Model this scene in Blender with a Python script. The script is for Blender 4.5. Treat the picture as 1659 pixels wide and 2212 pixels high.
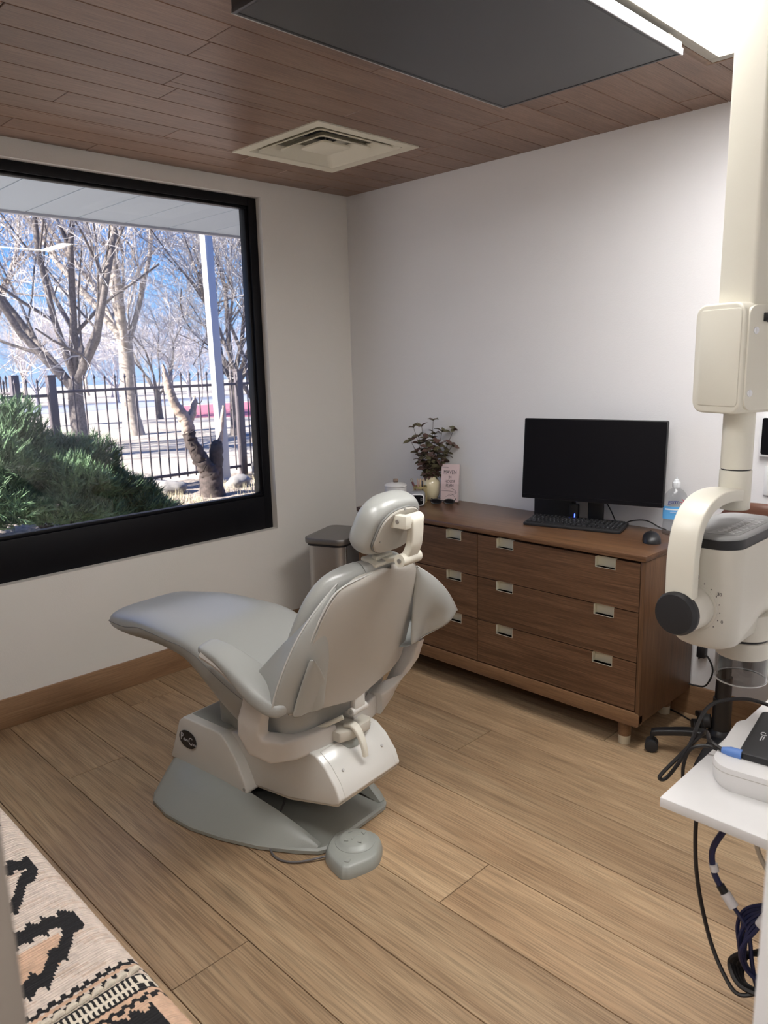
import bpy, bmesh, math, random
import numpy as np
from mathutils import Vector, Matrix
random.seed(7); RNG = np.random.default_rng(7)
for o in list(bpy.data.objects): bpy.data.objects.remove(o, do_unlink=True)
SC = bpy.context.scene
COL = SC.collection
PI = math.pi

# ------------------------------------------------------------------ camera
cam = bpy.data.cameras.new('camera'); camo = bpy.data.objects.new('camera', cam); COL.objects.link(camo)
cr, cu, cf = Vector((0.70563, 0.70817, -0.02389)), Vector((-0.12254, 0.15517, 0.98026)), Vector((-0.69790, 0.68878, -0.19627))
mw = Matrix((cr, cu, -cf)).transposed().to_4x4(); mw.translation = Vector((3.5148, -3.2188, 1.6029))
camo.matrix_world = mw
cam.sensor_fit = 'HORIZONTAL'; cam.sensor_width = 36; cam.lens = 1640.76 / 1659 * 36
cam.clip_start = 0.05; cam.clip_end = 300
cam.dof.use_dof = True; cam.dof.focus_distance = 2.5; cam.dof.aperture_fstop = 9.5
SC.camera = camo
# ------------------------------------------------------------------ view
SC.view_settings.view_transform = 'Standard'; SC.view_settings.look = 'None'
SC.view_settings.gamma = 1.0; SC.view_settings.use_curve_mapping = False
SC.view_settings.exposure = 1.85
# ------------------------------------------------------------------ sky
W = bpy.data.worlds.new('sky'); SC.world = W; W.use_nodes = True
nt = W.node_tree; nt.nodes.clear()
wo = nt.nodes.new('ShaderNodeOutputWorld'); bg = nt.nodes.new('ShaderNodeBackground')
tc = nt.nodes.new('ShaderNodeTexCoord'); sx = nt.nodes.new('ShaderNodeSeparateXYZ'); rp = nt.nodes.new('ShaderNodeValToRGB')
nt.links.new(tc.outputs['Generated'], sx.inputs[0]); nt.links.new(sx.outputs['Z'], rp.inputs[0])
nt.links.new(rp.outputs[0], bg.inputs[0]); nt.links.new(bg.outputs[0], wo.inputs[0])
e = rp.color_ramp.elements
e[0].position = 0.0; e[0].color = (0.15, 0.23, 0.36, 1)
e[1].position = 0.75; e[1].color = (0.018, 0.085, 0.32, 1)
q = e.new(0.09); q.color = (0.085, 0.19, 0.37, 1)
q = e.new(0.24); q.color = (0.028, 0.125, 0.40, 1)
bg.inputs[1].default_value = 0.9
# ------------------------------------------------------------------ sun
sun = bpy.data.lights.new('sun', 'SUN'); suno = bpy.data.objects.new('sun', sun); COL.objects.link(suno)
sun.energy = 6.6; sun.angle = 0.009; sun.color = (1.0, 0.94, 0.84)
suno.rotation_euler = Vector((0.16, 0.82, -0.55)).to_track_quat('-Z', 'Y').to_euler()
PANEL_STRENGTH = 5.6
HALL_STRENGTH = 4.0

# ------------------------------------------------------------------ materials
def mat(name, col, rough=0.5, metal=0.0, var=0.0, vscale=8.0, bump=0.0, bscale=120.0, spec=None, trans=0.0, coat=0.0, emit=None, estr=0.0, ior=None):
    m = bpy.data.materials.new(name); m.use_nodes = True
    t = m.node_tree; b = t.nodes['Principled BSDF']
    b.inputs['Base Color'].default_value = (*col, 1); b.inputs['Roughness'].default_value = rough; b.inputs['Metallic'].default_value = metal
    if spec is not None: b.inputs['Specular IOR Level'].default_value = spec
    if trans: b.inputs['Transmission Weight'].default_value = trans
    if coat: b.inputs['Coat Weight'].default_value = coat; b.inputs['Coat Roughness'].default_value = 0.08
    if ior: b.inputs['IOR'].default_value = ior
    if emit: b.inputs['Emission Color'].default_value = (*emit, 1); b.inputs['Emission Strength'].default_value = estr
    if var or bump:
        g = t.nodes.new('ShaderNodeTexCoord')
    if var:
        n = t.nodes.new('ShaderNodeTexNoise'); n.inputs['Scale'].default_value = vscale; n.inputs['Detail'].default_value = 5
        t.links.new(g.outputs['Object'], n.inputs['Vector'])
        r = t.nodes.new('ShaderNodeValToRGB'); t.links.new(n.outputs[0], r.inputs[0])
        r.color_ramp.elements[0].position = 0.3; r.color_ramp.elements[1].position = 0.7
        r.color_ramp.elements[0].color = (*[c * (1 - var) for c in col], 1); r.color_ramp.elements[1].color = (*[min(1, c * (1 + var)) for c in col], 1)
        t.links.new(r.outputs[0], b.inputs['Base Color'])
    if bump:
        n2 = t.nodes.new('ShaderNodeTexNoise'); n2.inputs['Scale'].default_value = bscale; n2.inputs['Detail'].default_value = 3
        t.links.new(g.outputs['Object'], n2.inputs['Vector'])
        bp = t.nodes.new('ShaderNodeBump'); bp.inputs['Strength'].default_value = bump; bp.inputs['Distance'].default_value = 0.002
        t.links.new(n2.outputs[0], bp.inputs['Height']); t.links.new(bp.outputs[0], b.inputs['Normal'])
    return m

def wood(name, cols, axis=0, rough=0.5, across=28.0, along=1.3, fine=0.35, tone=0.25, bump=0.15, spec=0.5, knots=0.0, streak=0.5):
    """procedural timber: streaks along one axis, fine pores, tone varying from board to board"""
    m = bpy.data.materials.new(name); m.use_nodes = True
    t = m.node_tree; N = t.nodes; L = t.links; b = N['Principled BSDF']
    geo = N.new('ShaderNodeNewGeometry'); oi = N.new('ShaderNodeObjectInfo')
    off = N.new('ShaderNodeVectorMath'); off.operation = 'MULTIPLY_ADD'
    comb = N.new('ShaderNodeCombineXYZ')
    for i in range(3): L.new(oi.outputs['Random'], comb.inputs[i])
    L.new(comb.outputs[0], off.inputs[0]); off.inputs[1].default_value = (31.0, 17.0, 23.0); L.new(geo.outputs['Position'], off.inputs[2])
    def nz(sa, sl, detail, dist=0.0):
        mp = N.new('ShaderNodeMapping'); s = [sa] * 3; s[axis] = sl; mp.inputs['Scale'].default_value = s
        L.new(off.outputs[0], mp.inputs['Vector'])
        n = N.new('ShaderNodeTexNoise'); n.inputs['Scale'].default_value = 1; n.inputs['Detail'].default_value = detail; n.inputs['Distortion'].default_value = dist
        L.new(mp.outputs[0], n.inputs['Vector']); return n
    big = nz(across * 0.16, along * 0.9, 3, 0.6)
    st = nz(across, along, 6, 1.2)
    pore = nz(across * 9, along * 6, 2)
    mx = N.new('ShaderNodeMath'); mx.operation = 'MULTIPLY_ADD'; L.new(st.outputs[0], mx.inputs[0]); mx.inputs[1].default_value = streak
    m2 = N.new('ShaderNodeMath'); m2.operation = 'MULTIPLY'; L.new(big.outputs[0], m2.inputs[0]); m2.inputs[1].default_value = 1 - streak
    L.new(m2.outputs[0], mx.inputs[2])
    ramp = N.new('ShaderNodeValToRGB'); L.new(mx.outputs[0], ramp.inputs[0])
    el = ramp.color_ramp.elements
    el[0].position = 0.33; el[0].color = (*cols[0], 1); el[1].position = 0.67; el[1].color = (*cols[2], 1)
    k = el.new(0.5); k.color = (*cols[1], 1)
    # fine pores darken
    pr = N.new('ShaderNodeMapRange'); L.new(pore.outputs[0], pr.inputs[0]); pr.inputs[1].default_value = 0.35; pr.inputs[2].default_value = 0.6
    pr.inputs[3].default_value = 1 - fine; pr.inputs[4].default_value = 1.0
    v = N.new('ShaderNodeMath'); v.operation = 'MULTIPLY_ADD'; L.new(oi.outputs['Random'], v.inputs[0]); v.inputs[1].default_value = tone; v.inputs[2].default_value = 1 - tone / 2
    mm = N.new('ShaderNodeMath'); mm.operation = 'MULTIPLY'; L.new(pr.outputs[0], mm.inputs[0]); L.new(v.outputs[0], mm.inputs[1])
    last = mm.outputs[0]
    if knots:
        mp = N.new('ShaderNodeMapping'); s = [3.2] * 3; s[axis] = 1.15; mp.inputs['Scale'].default_value = s; L.new(off.outputs[0], mp.inputs['Vector'])
        vo = N.new('ShaderNodeTexVoronoi'); vo.inputs['Scale'].default_value = 1.0; L.new(mp.outputs[0], vo.inputs['Vector'])
        kr = N.new('ShaderNodeMapRange'); L.new(vo.outputs['Distance'], kr.inputs[0]); kr.inputs[1].default_value = 0.02; kr.inputs[2].default_value = 0.16
        kr.inputs[3].default_value = 1 - knots; kr.inputs[4].default_value = 1.0
        m3 = N.new('ShaderNodeMath'); m3.operation = 'MULTIPLY'; L.new(last, m3.inputs[0]); L.new(kr.outputs[0], m3.inputs[1]); last = m3.outputs[0]
    hs = N.new('ShaderNodeMix'); hs.data_type = 'RGBA'; hs.blend_type = 'MULTIPLY'; hs.inputs[0].default_value = 1.0
    cc = N.new('ShaderNodeCombineColor')
    for i in range(3): L.new(last, cc.inputs[i])
    L.new(ramp.outputs[0], hs.inputs[6]); L.new(cc.outputs[0], hs.inputs[7])
    L.new(hs.outputs[2], b.inputs['Base Color'])
    b.inputs['Roughness'].default_value = rough; b.inputs['Specular IOR Level'].default_value = spec
    bp = N.new('ShaderNodeBump'); bp.inputs['Strength'].default_value = bump; bp.inputs['Distance'].default_value = 0.001
    L.new(pore.outputs[0], bp.inputs['Height']); L.new(bp.outputs[0], b.inputs['Normal'])
    return m

def glassy(name, tint=(1, 1, 1), ior=1.5):
    m = bpy.data.materials.new(name); m.use_nodes = True
    t = m.node_tree; t.nodes.clear()
    o = t.nodes.new('ShaderNodeOutputMaterial'); a = t.nodes.new('ShaderNodeBsdfTransparent'); g = t.nodes.new('ShaderNodeBsdfGlossy')
    f = t.nodes.new('ShaderNodeFresnel'); ge = t.nodes.new('ShaderNodeNewGeometry'); mr_ = t.nodes.new('ShaderNodeMapRange')      # thin sheet: same reflectance from either side
    mr_.inputs[3].default_value = ior; mr_.inputs[4].default_value = 1 / ior; t.links.new(ge.outputs['Backfacing'], mr_.inputs[0]); t.links.new(mr_.outputs[0], f.inputs[0]); x = t.nodes.new('ShaderNodeMixShader')
    a.inputs[0].default_value = (*tint, 1); g.inputs['Roughness'].default_value = 0.0
    t.links.new(f.outputs[0], x.inputs[0]); t.links.new(a.outputs[0], x.inputs[1]); t.links.new(g.outputs[0], x.inputs[2]); t.links.new(x.outputs[0], o.inputs[0])
    return m

M = {}
M['wall'] = mat('wall_paint', (0.80, 0.79, 0.80), 0.62, bump=0.25, bscale=170)
M['wall_warm'] = mat('wall_paint_warm', (0.775, 0.745, 0.70), 0.62, bump=0.25, bscale=170)
M['jamb'] = mat('jamb_paint', (0.28, 0.24, 0.205), 0.6)
M['joint'] = mat('dark_joint', (0.10, 0.07, 0.05), 0.9)
M['oak'] = wood('oak_plank', ((0.34, 0.215, 0.12), (0.445, 0.30, 0.175), (0.55, 0.395, 0.24)), 0, 0.42, across=24, along=1.0, fine=0.36, tone=0.30, bump=0.12, knots=0.35, streak=0.55)
M['oak_trim'] = wood('oak_trim', ((0.24, 0.13, 0.065), (0.33, 0.19, 0.10), (0.40, 0.25, 0.14)), 1, 0.5, across=40, along=1.5, fine=0.2, tone=0.1)
M['oak_trim_x'] = wood('oak_trim_x', ((0.24, 0.13, 0.065), (0.33, 0.19, 0.10), (0.40, 0.25, 0.14)), 0, 0.5, across=40, along=1.5, fine=0.2, tone=0.1)
M['ceil'] = wood('ceiling_plank', ((0.175, 0.095, 0.062), (0.23, 0.13, 0.086), (0.285, 0.17, 0.115)), 1, 0.36, across=45, along=2.2, fine=0.3, tone=0.16, bump=0.25)
M['walnut'] = wood('walnut', ((0.082, 0.038, 0.017), (0.142, 0.07, 0.034), (0.205, 0.108, 0.055)), 0, 0.42, across=60, along=1.6, fine=0.4, tone=0.14, bump=0.15, streak=0.7)
M['walnut_top'] = wood('walnut_top', ((0.115, 0.054, 0.026), (0.165, 0.083, 0.041), (0.215, 0.115, 0.058)), 0, 0.3, across=40, along=1.2, fine=0.35, tone=0.1, bump=0.1)
M['walnut_v'] = wood('walnut_side', ((0.085, 0.04, 0.018), (0.14, 0.07, 0.033), (0.18, 0.095, 0.047)), 2, 0.42, across=55, along=1.6, fine=0.35, tone=0.1)
M['walnut_rail'] = wood('walnut_rail', ((0.15, 0.075, 0.036), (0.20, 0.105, 0.05), (0.25, 0.14, 0.07)), 0, 0.4, across=40, along=1.6, fine=0.3, tone=0.05)
M['brass'] = mat('aged_brass', (0.70, 0.66, 0.53), 0.42, 0.55)
M['leather'] = mat('grey_leather', (0.41, 0.42, 0.40), 0.30, bump=0.12, bscale=420, spec=0.9)
M['leather_dk'] = mat('seam_thread', (0.22, 0.22, 0.21), 0.7)
M['piping'] = mat('light_piping', (0.58, 0.58, 0.55), 0.4)
M['shell'] = mat('grey_plastic', (0.50, 0.475, 0.43), 0.35)
M['white_pl'] = mat('white_plastic', (0.70, 0.69, 0.65), 0.22, coat=0.4)
M['bracket'] = mat('warm_white_enamel', (0.64, 0.61, 0.57), 0.32)
M['base_grey'] = mat('base_plastic', (0.33, 0.345, 0.315), 0.36, bump=0.1, bscale=300)
M['ivory'] = mat('ivory_enamel', (0.76, 0.73, 0.63), 0.38)
M['ivory2'] = mat('ivory_plastic', (0.62, 0.585, 0.51), 0.4)
M['cap_grey'] = mat('cap_grey', (0.23, 0.23, 0.23), 0.4)
M['black'] = mat('black_plastic', (0.012, 0.012, 0.014), 0.4)
M['black_m'] = mat('matt_black', (0.018, 0.018, 0.02), 0.55)
M['black_fr'] = mat('black_frame_paint', (0.006, 0.006, 0.008), 0.42, bump=0.1, bscale=90, spec=0.2)
M['screen'] = mat('screen_glass', (0.004, 0.004, 0.006), 0.28, spec=0.22)
M['tv'] = mat('tv_screen', (0.028, 0.028, 0.031), 0.30, spec=0.5)
M['steel'] = mat('brushed_steel', (0.52, 0.51, 0.50), 0.34, 0.9)
M['steel_dk'] = mat('steel_lid', (0.27, 0.26, 0.25), 0.4, 0.85)
M['chrome'] = mat('chrome', (0.7, 0.7, 0.7), 0.2, 1.0)
M['alu'] = mat('pale_metal', (0.75, 0.75, 0.76), 0.35, 0.6)
M['vent'] = mat('vent_cream', (0.66, 0.62, 0.50), 0.5)
M['duct'] = mat('duct_dark', (0.10, 0.10, 0.11), 0.7)
M['lamp'] = mat('lamp_diffuser', (0.9, 0.9, 0.9), 0.6, emit=(1.0, 0.985, 0.965), estr=PANEL_STRENGTH)
M['lamp_hall'] = mat('hall_diffuser', (0.9, 0.9, 0.9), 0.6, emit=(1.0, 0.97, 0.93), estr=HALL_STRENGTH)
M['lampframe'] = mat('lamp_frame', (0.40, 0.37, 0.31), 0.5)
M['glass'] = glassy('window_glass')
M['rim_bright'] = mat('bright_rim', (0.55, 0.55, 0.54), 0.2)  # opaque and pale: the bright edge of clear acrylic put into the colour
M['acrylic'] = glassy('clear_acrylic', (0.985, 0.985, 0.985), 1.3)
M['smoke'] = glassy('smoky_acrylic', (0.74, 0.74, 0.74), 1.5)
M['pet'] = glassy('clear_plastic', (0.86, 0.87, 0.88), 1.4)
M['quartz'] = mat('white_quartz', (0.80, 0.79, 0.78), 0.28, var=0.06, vscale=5)
M['white_dev'] = mat('device_white', (0.80, 0.79, 0.78), 0.4)
M['blue_plug'] = mat('blue_plug', (0.12, 0.25, 0.62), 0.45)
M['navy'] = mat('navy_cable', (0.018, 0.022, 0.075), 0.45)
M['cable_blk'] = mat('black_cable', (0.015, 0.013, 0.013), 0.45)
M['cable_beige'] = mat('beige_cable', (0.55, 0.50, 0.40), 0.5)
M['tape'] = mat('white_tape', (0.75, 0.73, 0.74), 0.5)
M['grey_cord'] = mat('grey_cord', (0.12, 0.11, 0.11), 0.5)
M['ceramic'] = mat('white_ceramic', (0.72, 0.71, 0.70), 0.4)
M['cream_gl'] = mat('cream_glaze', (0.70, 0.62, 0.42), 0.12, coat=0.5)
M['knobwood'] = mat('knob_wood', (0.24, 0.17, 0.13), 0.7, var=0.3, vscale=60)
M['leaf_a'] = mat('leaf_olive', (0.12, 0.105, 0.055), 0.5, var=0.3, vscale=40)
M['leaf_b'] = mat('leaf_plum', (0.11, 0.062, 0.052), 0.5, var=0.3, vscale=40)
M['stem'] = mat('stem_brown', (0.07, 0.05, 0.035), 0.7)
M['gold'] = mat('gold_wire', (0.60, 0.50, 0.24), 0.35, 0.7)
M['pencil'] = mat('pencil_tan', (0.62, 0.45, 0.27), 0.5)
M['pencil_pk'] = mat('pencil_pink', (0.65, 0.42, 0.38), 0.5)
M['pencil_rd'] = mat('pen_maroon', (0.13, 0.03, 0.03), 0.4)
M['fabric_gr'] = mat('grey_fabric', (0.30, 0.31, 0.33), 0.8, var=0.1, vscale=200)
M['pink'] = mat('pink_card', (0.66, 0.52, 0.52), 0.6)
M['ink'] = mat('ink', (0.05, 0.04, 0.045), 0.6)
M['silver_ink'] = mat('silver_ink', (0.6, 0.6, 0.62), 0.4)
M['red_ink'] = mat('red_ink', (0.55, 0.02, 0.06), 0.5)
M['navy_ink'] = mat('navy_ink', (0.02, 0.04, 0.22), 0.5)
M['blue_lab'] = mat('blue_label', (0.12, 0.42, 0.80), 0.5)
M['white_lab'] = mat('white_label', (0.75, 0.78, 0.82), 0.5)
M['led'] = mat('blue_led', (0.02, 0.05, 0.5), 0.4, emit=(0.05, 0.1, 1.0), estr=1.5)
M['brown_vinyl'] = mat('brown_vinyl', (0.13, 0.055, 0.035), 0.4)
M['cream_y'] = mat('cream_yarn', (0.83, 0.70, 0.60), 0.9, var=0.14, vscale=55, bump=0.9, bscale=260)
M['tan_y'] = mat('tan_yarn', (0.74, 0.585, 0.475), 0.9, var=0.14, vscale=55, bump=0.9, bscale=260)
M['peach_y'] = mat('peach_yarn', (0.78, 0.52, 0.36), 0.9, var=0.14, vscale=55, bump=0.9, bscale=260)
M['black_y'] = mat('black_yarn', (0.016, 0.015, 0.017), 0.9, bump=0.9, bscale=260)
M['white_y'] = mat('white_wool', (0.74, 0.66, 0.54), 0.9, var=0.1, vscale=80, bump=0.6, bscale=200)
M['switch'] = mat('switch_white', (0.78, 0.78, 0.80), 0.35)
for nm in ('cream_y', 'peach_y', 'black_y', 'tan_y'):
    t = M[nm].node_tree; b = t.nodes['Principled BSDF']; g = t.nodes.new('ShaderNodeTexCoord'); w = t.nodes.new('ShaderNodeTexWave')
    w.bands_direction = 'X'; w.inputs['Scale'].default_value = 44; w.inputs['Distortion'].default_value = 1.2; w.inputs['Detail'].default_value = 2; w.inputs['Detail Scale'].default_value = 6
    t.links.new(g.outputs['Object'], w.inputs['Vector']); bp = t.nodes.new('ShaderNodeBump'); bp.inputs['Strength'].default_value = 0.8; bp.inputs['Distance'].default_value = 0.004
    t.links.new(w.outputs['Fac'], bp.inputs['Height']); t.links.new(bp.outputs[0], b.inputs['Normal'])
# outside
M['soffit'] = mat('soffit_panel', (0.42, 0.49, 0.56), 0.7)
M['lawn'] = mat('dry_lawn', (0.35, 0.315, 0.28), 0.95, var=0.28, vscale=1.1, bump=0.5, bscale=14)
M['bed'] = mat('leaf_litter', (0.22, 0.185, 0.16), 0.95, var=0.55, vscale=22, bump=1.0, bscale=30)
M['patio'] = mat('patio_concrete', (0.38, 0.35, 0.33), 0.9, var=0.1, vscale=6)
M['road'] = mat('far_road', (0.20, 0.22, 0.27), 0.9)
M['court'] = mat('far_court', (0.30, 0.09, 0.13), 0.9)
M['fence'] = mat('fence_bronze', (0.085, 0.072, 0.082), 0.5)
M['postwhite'] = mat('post_white', (0.40, 0.41, 0.45), 0.5)
M['bark'] = mat('bark_grey', (0.15, 0.13, 0.125), 0.95, var=0.4, vscale=30, bump=1.0, bscale=40)
M['bark_pale'] = mat('bark_pale', (0.30, 0.26, 0.235), 0.95, var=0.3, vscale=10, bump=0.6, bscale=30)
M['twig'] = mat('twig_pale', (0.50, 0.47, 0.47), 0.9)
M['twig_w'] = mat('twig_warm', (0.48, 0.42, 0.38), 0.9)
M['twig_far'] = mat('twig_far', (0.36, 0.33, 0.36), 0.9)
M['deadwood'] = mat('deadwood', (0.055, 0.042, 0.04), 0.9, var=0.5, vscale=18, bump=1.0, bscale=35)  # dark bark, darkened further for the shade low on the stump
M['dead_lit'] = mat('deadwood_lit', (0.33, 0.26, 0.22), 0.9, var=0.3, vscale=18, bump=0.8, bscale=35)  # same wood made paler, sunlight on the stump top put into the colour
M['juniper'] = mat('juniper_green', (0.085, 0.15, 0.075), 0.8, var=0.5, vscale=3)
M['rock'] = mat('rock_grey', (0.21, 0.20, 0.195), 0.9, var=0.3, vscale=9, bump=1.0, bscale=18)
M['strawgrass'] = mat('straw_grass', (0.38, 0.34, 0.24), 0.9)

# ------------------------------------------------------------------ geometry helpers: each returns (verts, faces)
def box(x0, x1, y0, y1, z0, z1):
    v = [(x0, y0, z0), (x1, y0, z0), (x1, y1, z0), (x0, y1, z0), (x0, y0, z1), (x1, y0, z1), (x1, y1, z1), (x0, y1, z1)]
    return v, [(0, 3, 2, 1), (4, 5, 6, 7), (0, 1, 5, 4), (1, 2, 6, 5), (2, 3, 7, 6), (3, 0, 4, 7)]
def cat(*gs):
    V, F = [], []
    for v, f in gs:
        n = len(V); V += [tuple(p) for p in v]; F += [tuple(i + n for i in q) for q in f]
    return V, F
def xf(g, mtx): return [tuple(mtx @ Vector(p)) for p in g[0]], g[1]
def mv(g, x=0, y=0, z=0, rz=0, rx=0, ry=0):
    m = Matrix.Translation((x, y, z)) @ Matrix.Rotation(rz, 4, 'Z') @ Matrix.Rotation(ry, 4, 'Y') @ Matrix.Rotation(rx, 4, 'X')
    return xf(g, m)
def loft(rings, close=True, cap0=True, cap1=True):
    n = len(rings[0]); V = [tuple(p) for r in rings for p in r]; F = []
    for i in range(len(rings) - 1):
        for j in range(n if close else n - 1):
            k = (j + 1) % n
            F.append((i * n + j, i * n + k, (i + 1) * n + k, (i + 1) * n + j))
    if cap0: F.append(tuple(range(n - 1, -1, -1)))
    if cap1: F.append(tuple((len(rings) - 1) * n + j for j in range(n)))
    return V, F
def frame_of(d):
    d = Vector(d).normalized(); a = Vector((0, 0, 1)) if abs(d.z) < 0.9 else Vector((1, 0, 0))
    u = d.cross(a).normalized(); return u, d.cross(u).normalized()
def cyl(p0, p1, r0, r1=None, n=20, caps=True):
    if r1 is None: r1 = r0
    p0, p1 = Vector(p0), Vector(p1); u, w = frame_of(p1 - p0)
    R = [[p + (u * math.cos(2 * PI * i / n) + w * math.sin(2 * PI * i / n)) * r for i in range(n)] for p, r in ((p0, r0), (p1, r1))]
    return loft(R, True, caps, caps)
def rod(pts, n=20):
    """stack of (point, radius) along a straight or bent axis"""
    rings = []
    P = [Vector(p) for p, r in pts]
    u, w = frame_of(P[-1] - P[0])
    for p, (q, r) in zip(P, pts):
        rings.append([p + (u * math.cos(2 * PI * i / n) + w * math.sin(2 * PI * i / n)) * r for i in range(n)])
    return loft(rings)
def lathe(prof, c=(0, 0, 0), n=28, sx=1, sy=1, caps=(True, True)):
    rings = [[(c[0] + sx * r * math.cos(2 * PI * i / n), c[1] + sy * r * math.sin(2 * PI * i / n), c[2] + z) for i in range(n)] for r, z in prof]
    return loft(rings, True, *caps)
def catmull(pts, k=8, closed=False):
    P = [Vector(p) for p in pts]; out = []; n = len(P)
    for i in range(n if closed else n - 1):
        if closed: a, b, c, d = P[i - 1], P[i], P[(i + 1) % n], P[(i + 2) % n]
        else: a, b, c, d = P[max(i - 1, 0)], P[i], P[i + 1], P[min(i + 2, n - 1)]
        for j in range(k):
            t = j / k
            out.append(0.5 * ((2 * b) + (c - a) * t + (2 * a - 5 * b + 4 * c - d) * t * t + (3 * b - a - 3 * c + d) * t ** 3))
    if not closed: out.append(P[-1])
    return out
def tube(pts, r, n=8, k=8, smooth=True, radii=None):
    P = catmull(pts, k) if smooth else [Vector(p) for p in pts]
    rings = []; u = None
    for i, p in enumerate(P):
        d = (P[min(i + 1, len(P) - 1)] - P[max(i - 1, 0)]).normalized()
        if u is None: u, w = frame_of(d)
        else:
            u = (u - d * u.dot(d)).normalized(); w = d.cross(u)
        rr = r if radii is None else np.interp(i / (len(P) - 1), np.linspace(0, 1, len(radii)), radii)
        rings.append([p + (u * math.cos(2 * PI * j / n) + w * math.sin(2 * PI * j / n)) * rr for j in range(n)])
    return loft(rings)
def hoop(pts, r, n=6, k=6):
    P = catmull(pts, k, True); rings = []; u = None; N_ = len(P)
    for i, p in enumerate(P):
        d = (P[(i + 1) % N_] - P[i - 1]).normalized()
        u = frame_of(d)[0] if u is None else (u - d * u.dot(d)).normalized()
        w = d.cross(u); rings.append([p + (u * math.cos(2 * PI * j / n) + w * math.sin(2 * PI * j / n)) * r for j in range(n)])
    # close on the first ring, matching the nearest vertex
    b = min(range(n), key=lambda q: (rings[-1][0] - rings[0][q]).length); rings.append([rings[0][(q + b) % n] for q in range(n)])
    return loft(rings, True, False, False)
def ribbon(pts, wdir, wid, thk, k=8, wids=None, rnd=0.3):
    """rounded-rectangle bar swept along a path; wdir is the (fixed) width direction"""
    P = catmull(pts, k) if k > 1 else [Vector(p) for p in pts]
    wd = Vector(wdir).normalized(); rings = []
    for i, p in enumerate(P):
        d = (P[min(i + 1, len(P) - 1)] - P[max(i - 1, 0)]).normalized()
        w = (wd - d * wd.dot(d)).normalized(); nrm = d.cross(w)
        f = i / (len(P) - 1)
        a = (wid if wids is None else np.interp(f, np.linspace(0, 1, len(wids)), wids)) / 2
        b = (thk if not isinstance(thk, (list, tuple)) else np.interp(f, np.linspace(0, 1, len(thk)), thk)) / 2
        c = rnd * min(a, b)
        ring = []
        for sx_, sy_, a0 in ((1, 1, 0), (-1, 1, 90), (-1, -1, 180), (1, -1, 270)):
            for s in range(4):
                t = math.radians(a0 + 30 * s)
                ring.append(p + w * (sx_ * (a - c) + c * math.cos(t)) + nrm * (sy_ * (b - c) + c * math.sin(t)))
        rings.append(ring)
    return loft(rings)
def prism(poly, h0, h1, ax=2):
    """polygon (2-D) extruded along axis ax"""
    def P(a, b, h): return {2: (a, b, h), 1: (a, h, b), 0: (h, a, b)}[ax]
    return loft([[P(a, b, h0) for a, b in poly], [P(a, b, h1) for a, b in poly]])
def rrect(x0, x1, y0, y1, r, n=5):
    o = []
    for cx, cy, a0 in ((x1 - r, y1 - r, 0), (x0 + r, y1 - r, 90), (x0 + r, y0 + r, 180), (x1 - r, y0 + r, 270)):
        for i in range(n + 1):
            t = math.radians(a0 + 90 * i / n); o.append((cx + r * math.cos(t), cy + r * math.sin(t)))
    return o
def superring(c, u, w, a, b, n=24, ex=3.0):
    c, u, w = Vector(c), Vector(u), Vector(w); o = []
    for i in range(n):
        t = 2 * PI * i / n; ct, st = math.cos(t), math.sin(t)
        o.append(c + u * (a * math.copysign(abs(ct) ** (2 / ex), ct)) + w * (b * math.copysign(abs(st) ** (2 / ex), st)))
    return o
def sheet(grid, thick):
    """grid[i][j] of points made into a closed sheet of the given thickness"""
    n, m = len(grid), len(grid[0]); P = np.array([[list(p) for p in r] for r in grid])
    du = np.gradient(P, axis=0); dv = np.gradient(P, axis=1); nr = np.cross(du, dv); nr /= np.linalg.norm(nr, axis=2, keepdims=True) + 1e-9
    A = (P + nr * thick / 2).reshape(-1, 3); B = (P - nr * thick / 2).reshape(-1, 3)
    V = [tuple(p) for p in A] + [tuple(p) for p in B]; F = []; o = n * m
    for i in range(n - 1):
        for j in range(m - 1):
            a, b, c, d = i * m + j, i * m + j + 1, (i + 1) * m + j + 1, (i + 1) * m + j
            F += [(a, d, c, b), (a + o, b + o, c + o, d + o)]
    edge = [j for j in range(m)] + [i * m + m - 1 for i in range(1, n)] + [(n - 1) * m + j for j in range(m - 2, -1, -1)] + [i * m for i in range(n - 2, 0, -1)]
    for a, b in zip(edge, edge[1:] + edge[:1]): F.append((a, b, b + o, a + o))
    return V, F

WM = {}
def _mesh(name, g, m, smooth=True, ang=38, bevel=0.0, seg=2):
    me = bpy.data.meshes.new(name); me.from_pydata([tuple(p) for p in g[0]], [], g[1])
    bm = bmesh.new(); bm.from_mesh(me)
    bmesh.ops.recalc_face_normals(bm, faces=bm.faces)
    if bevel:
        ed = [e_ for e_ in bm.edges if len(e_.link_faces) == 2 and e_.calc_face_angle(0) > math.radians(25)]
        bmesh.ops.bevel(bm, geom=ed, offset=bevel, segments=seg, profile=0.5, affect='EDGES', clamp_overlap=True)
    bm.to_mesh(me); bm.free()
    if smooth:
        for p in me.polygons: p.use_smooth = True
        me.set_sharp_from_angle(angle=math.radians(ang))
    if m is not None: me.materials.append(m)
    return me
def tag(o, label=None, category=None, group=None, kind=None):
    if label: o['label'] = label
    if category: o['category'] = category
    if group: o['group'] = group
    if kind: o['kind'] = kind
    return o
def thing(name, label, category, loc, rz=0.0, group=None):
    o = bpy.data.objects.new(name, None); COL.objects.link(o); o.empty_display_size = 0.05
    mt = Matrix.Translation(loc) @ Matrix.Rotation(rz, 4, 'Z'); o.matrix_world = mt; WM[o.name] = mt
    return tag(o, label, category, group)
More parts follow.
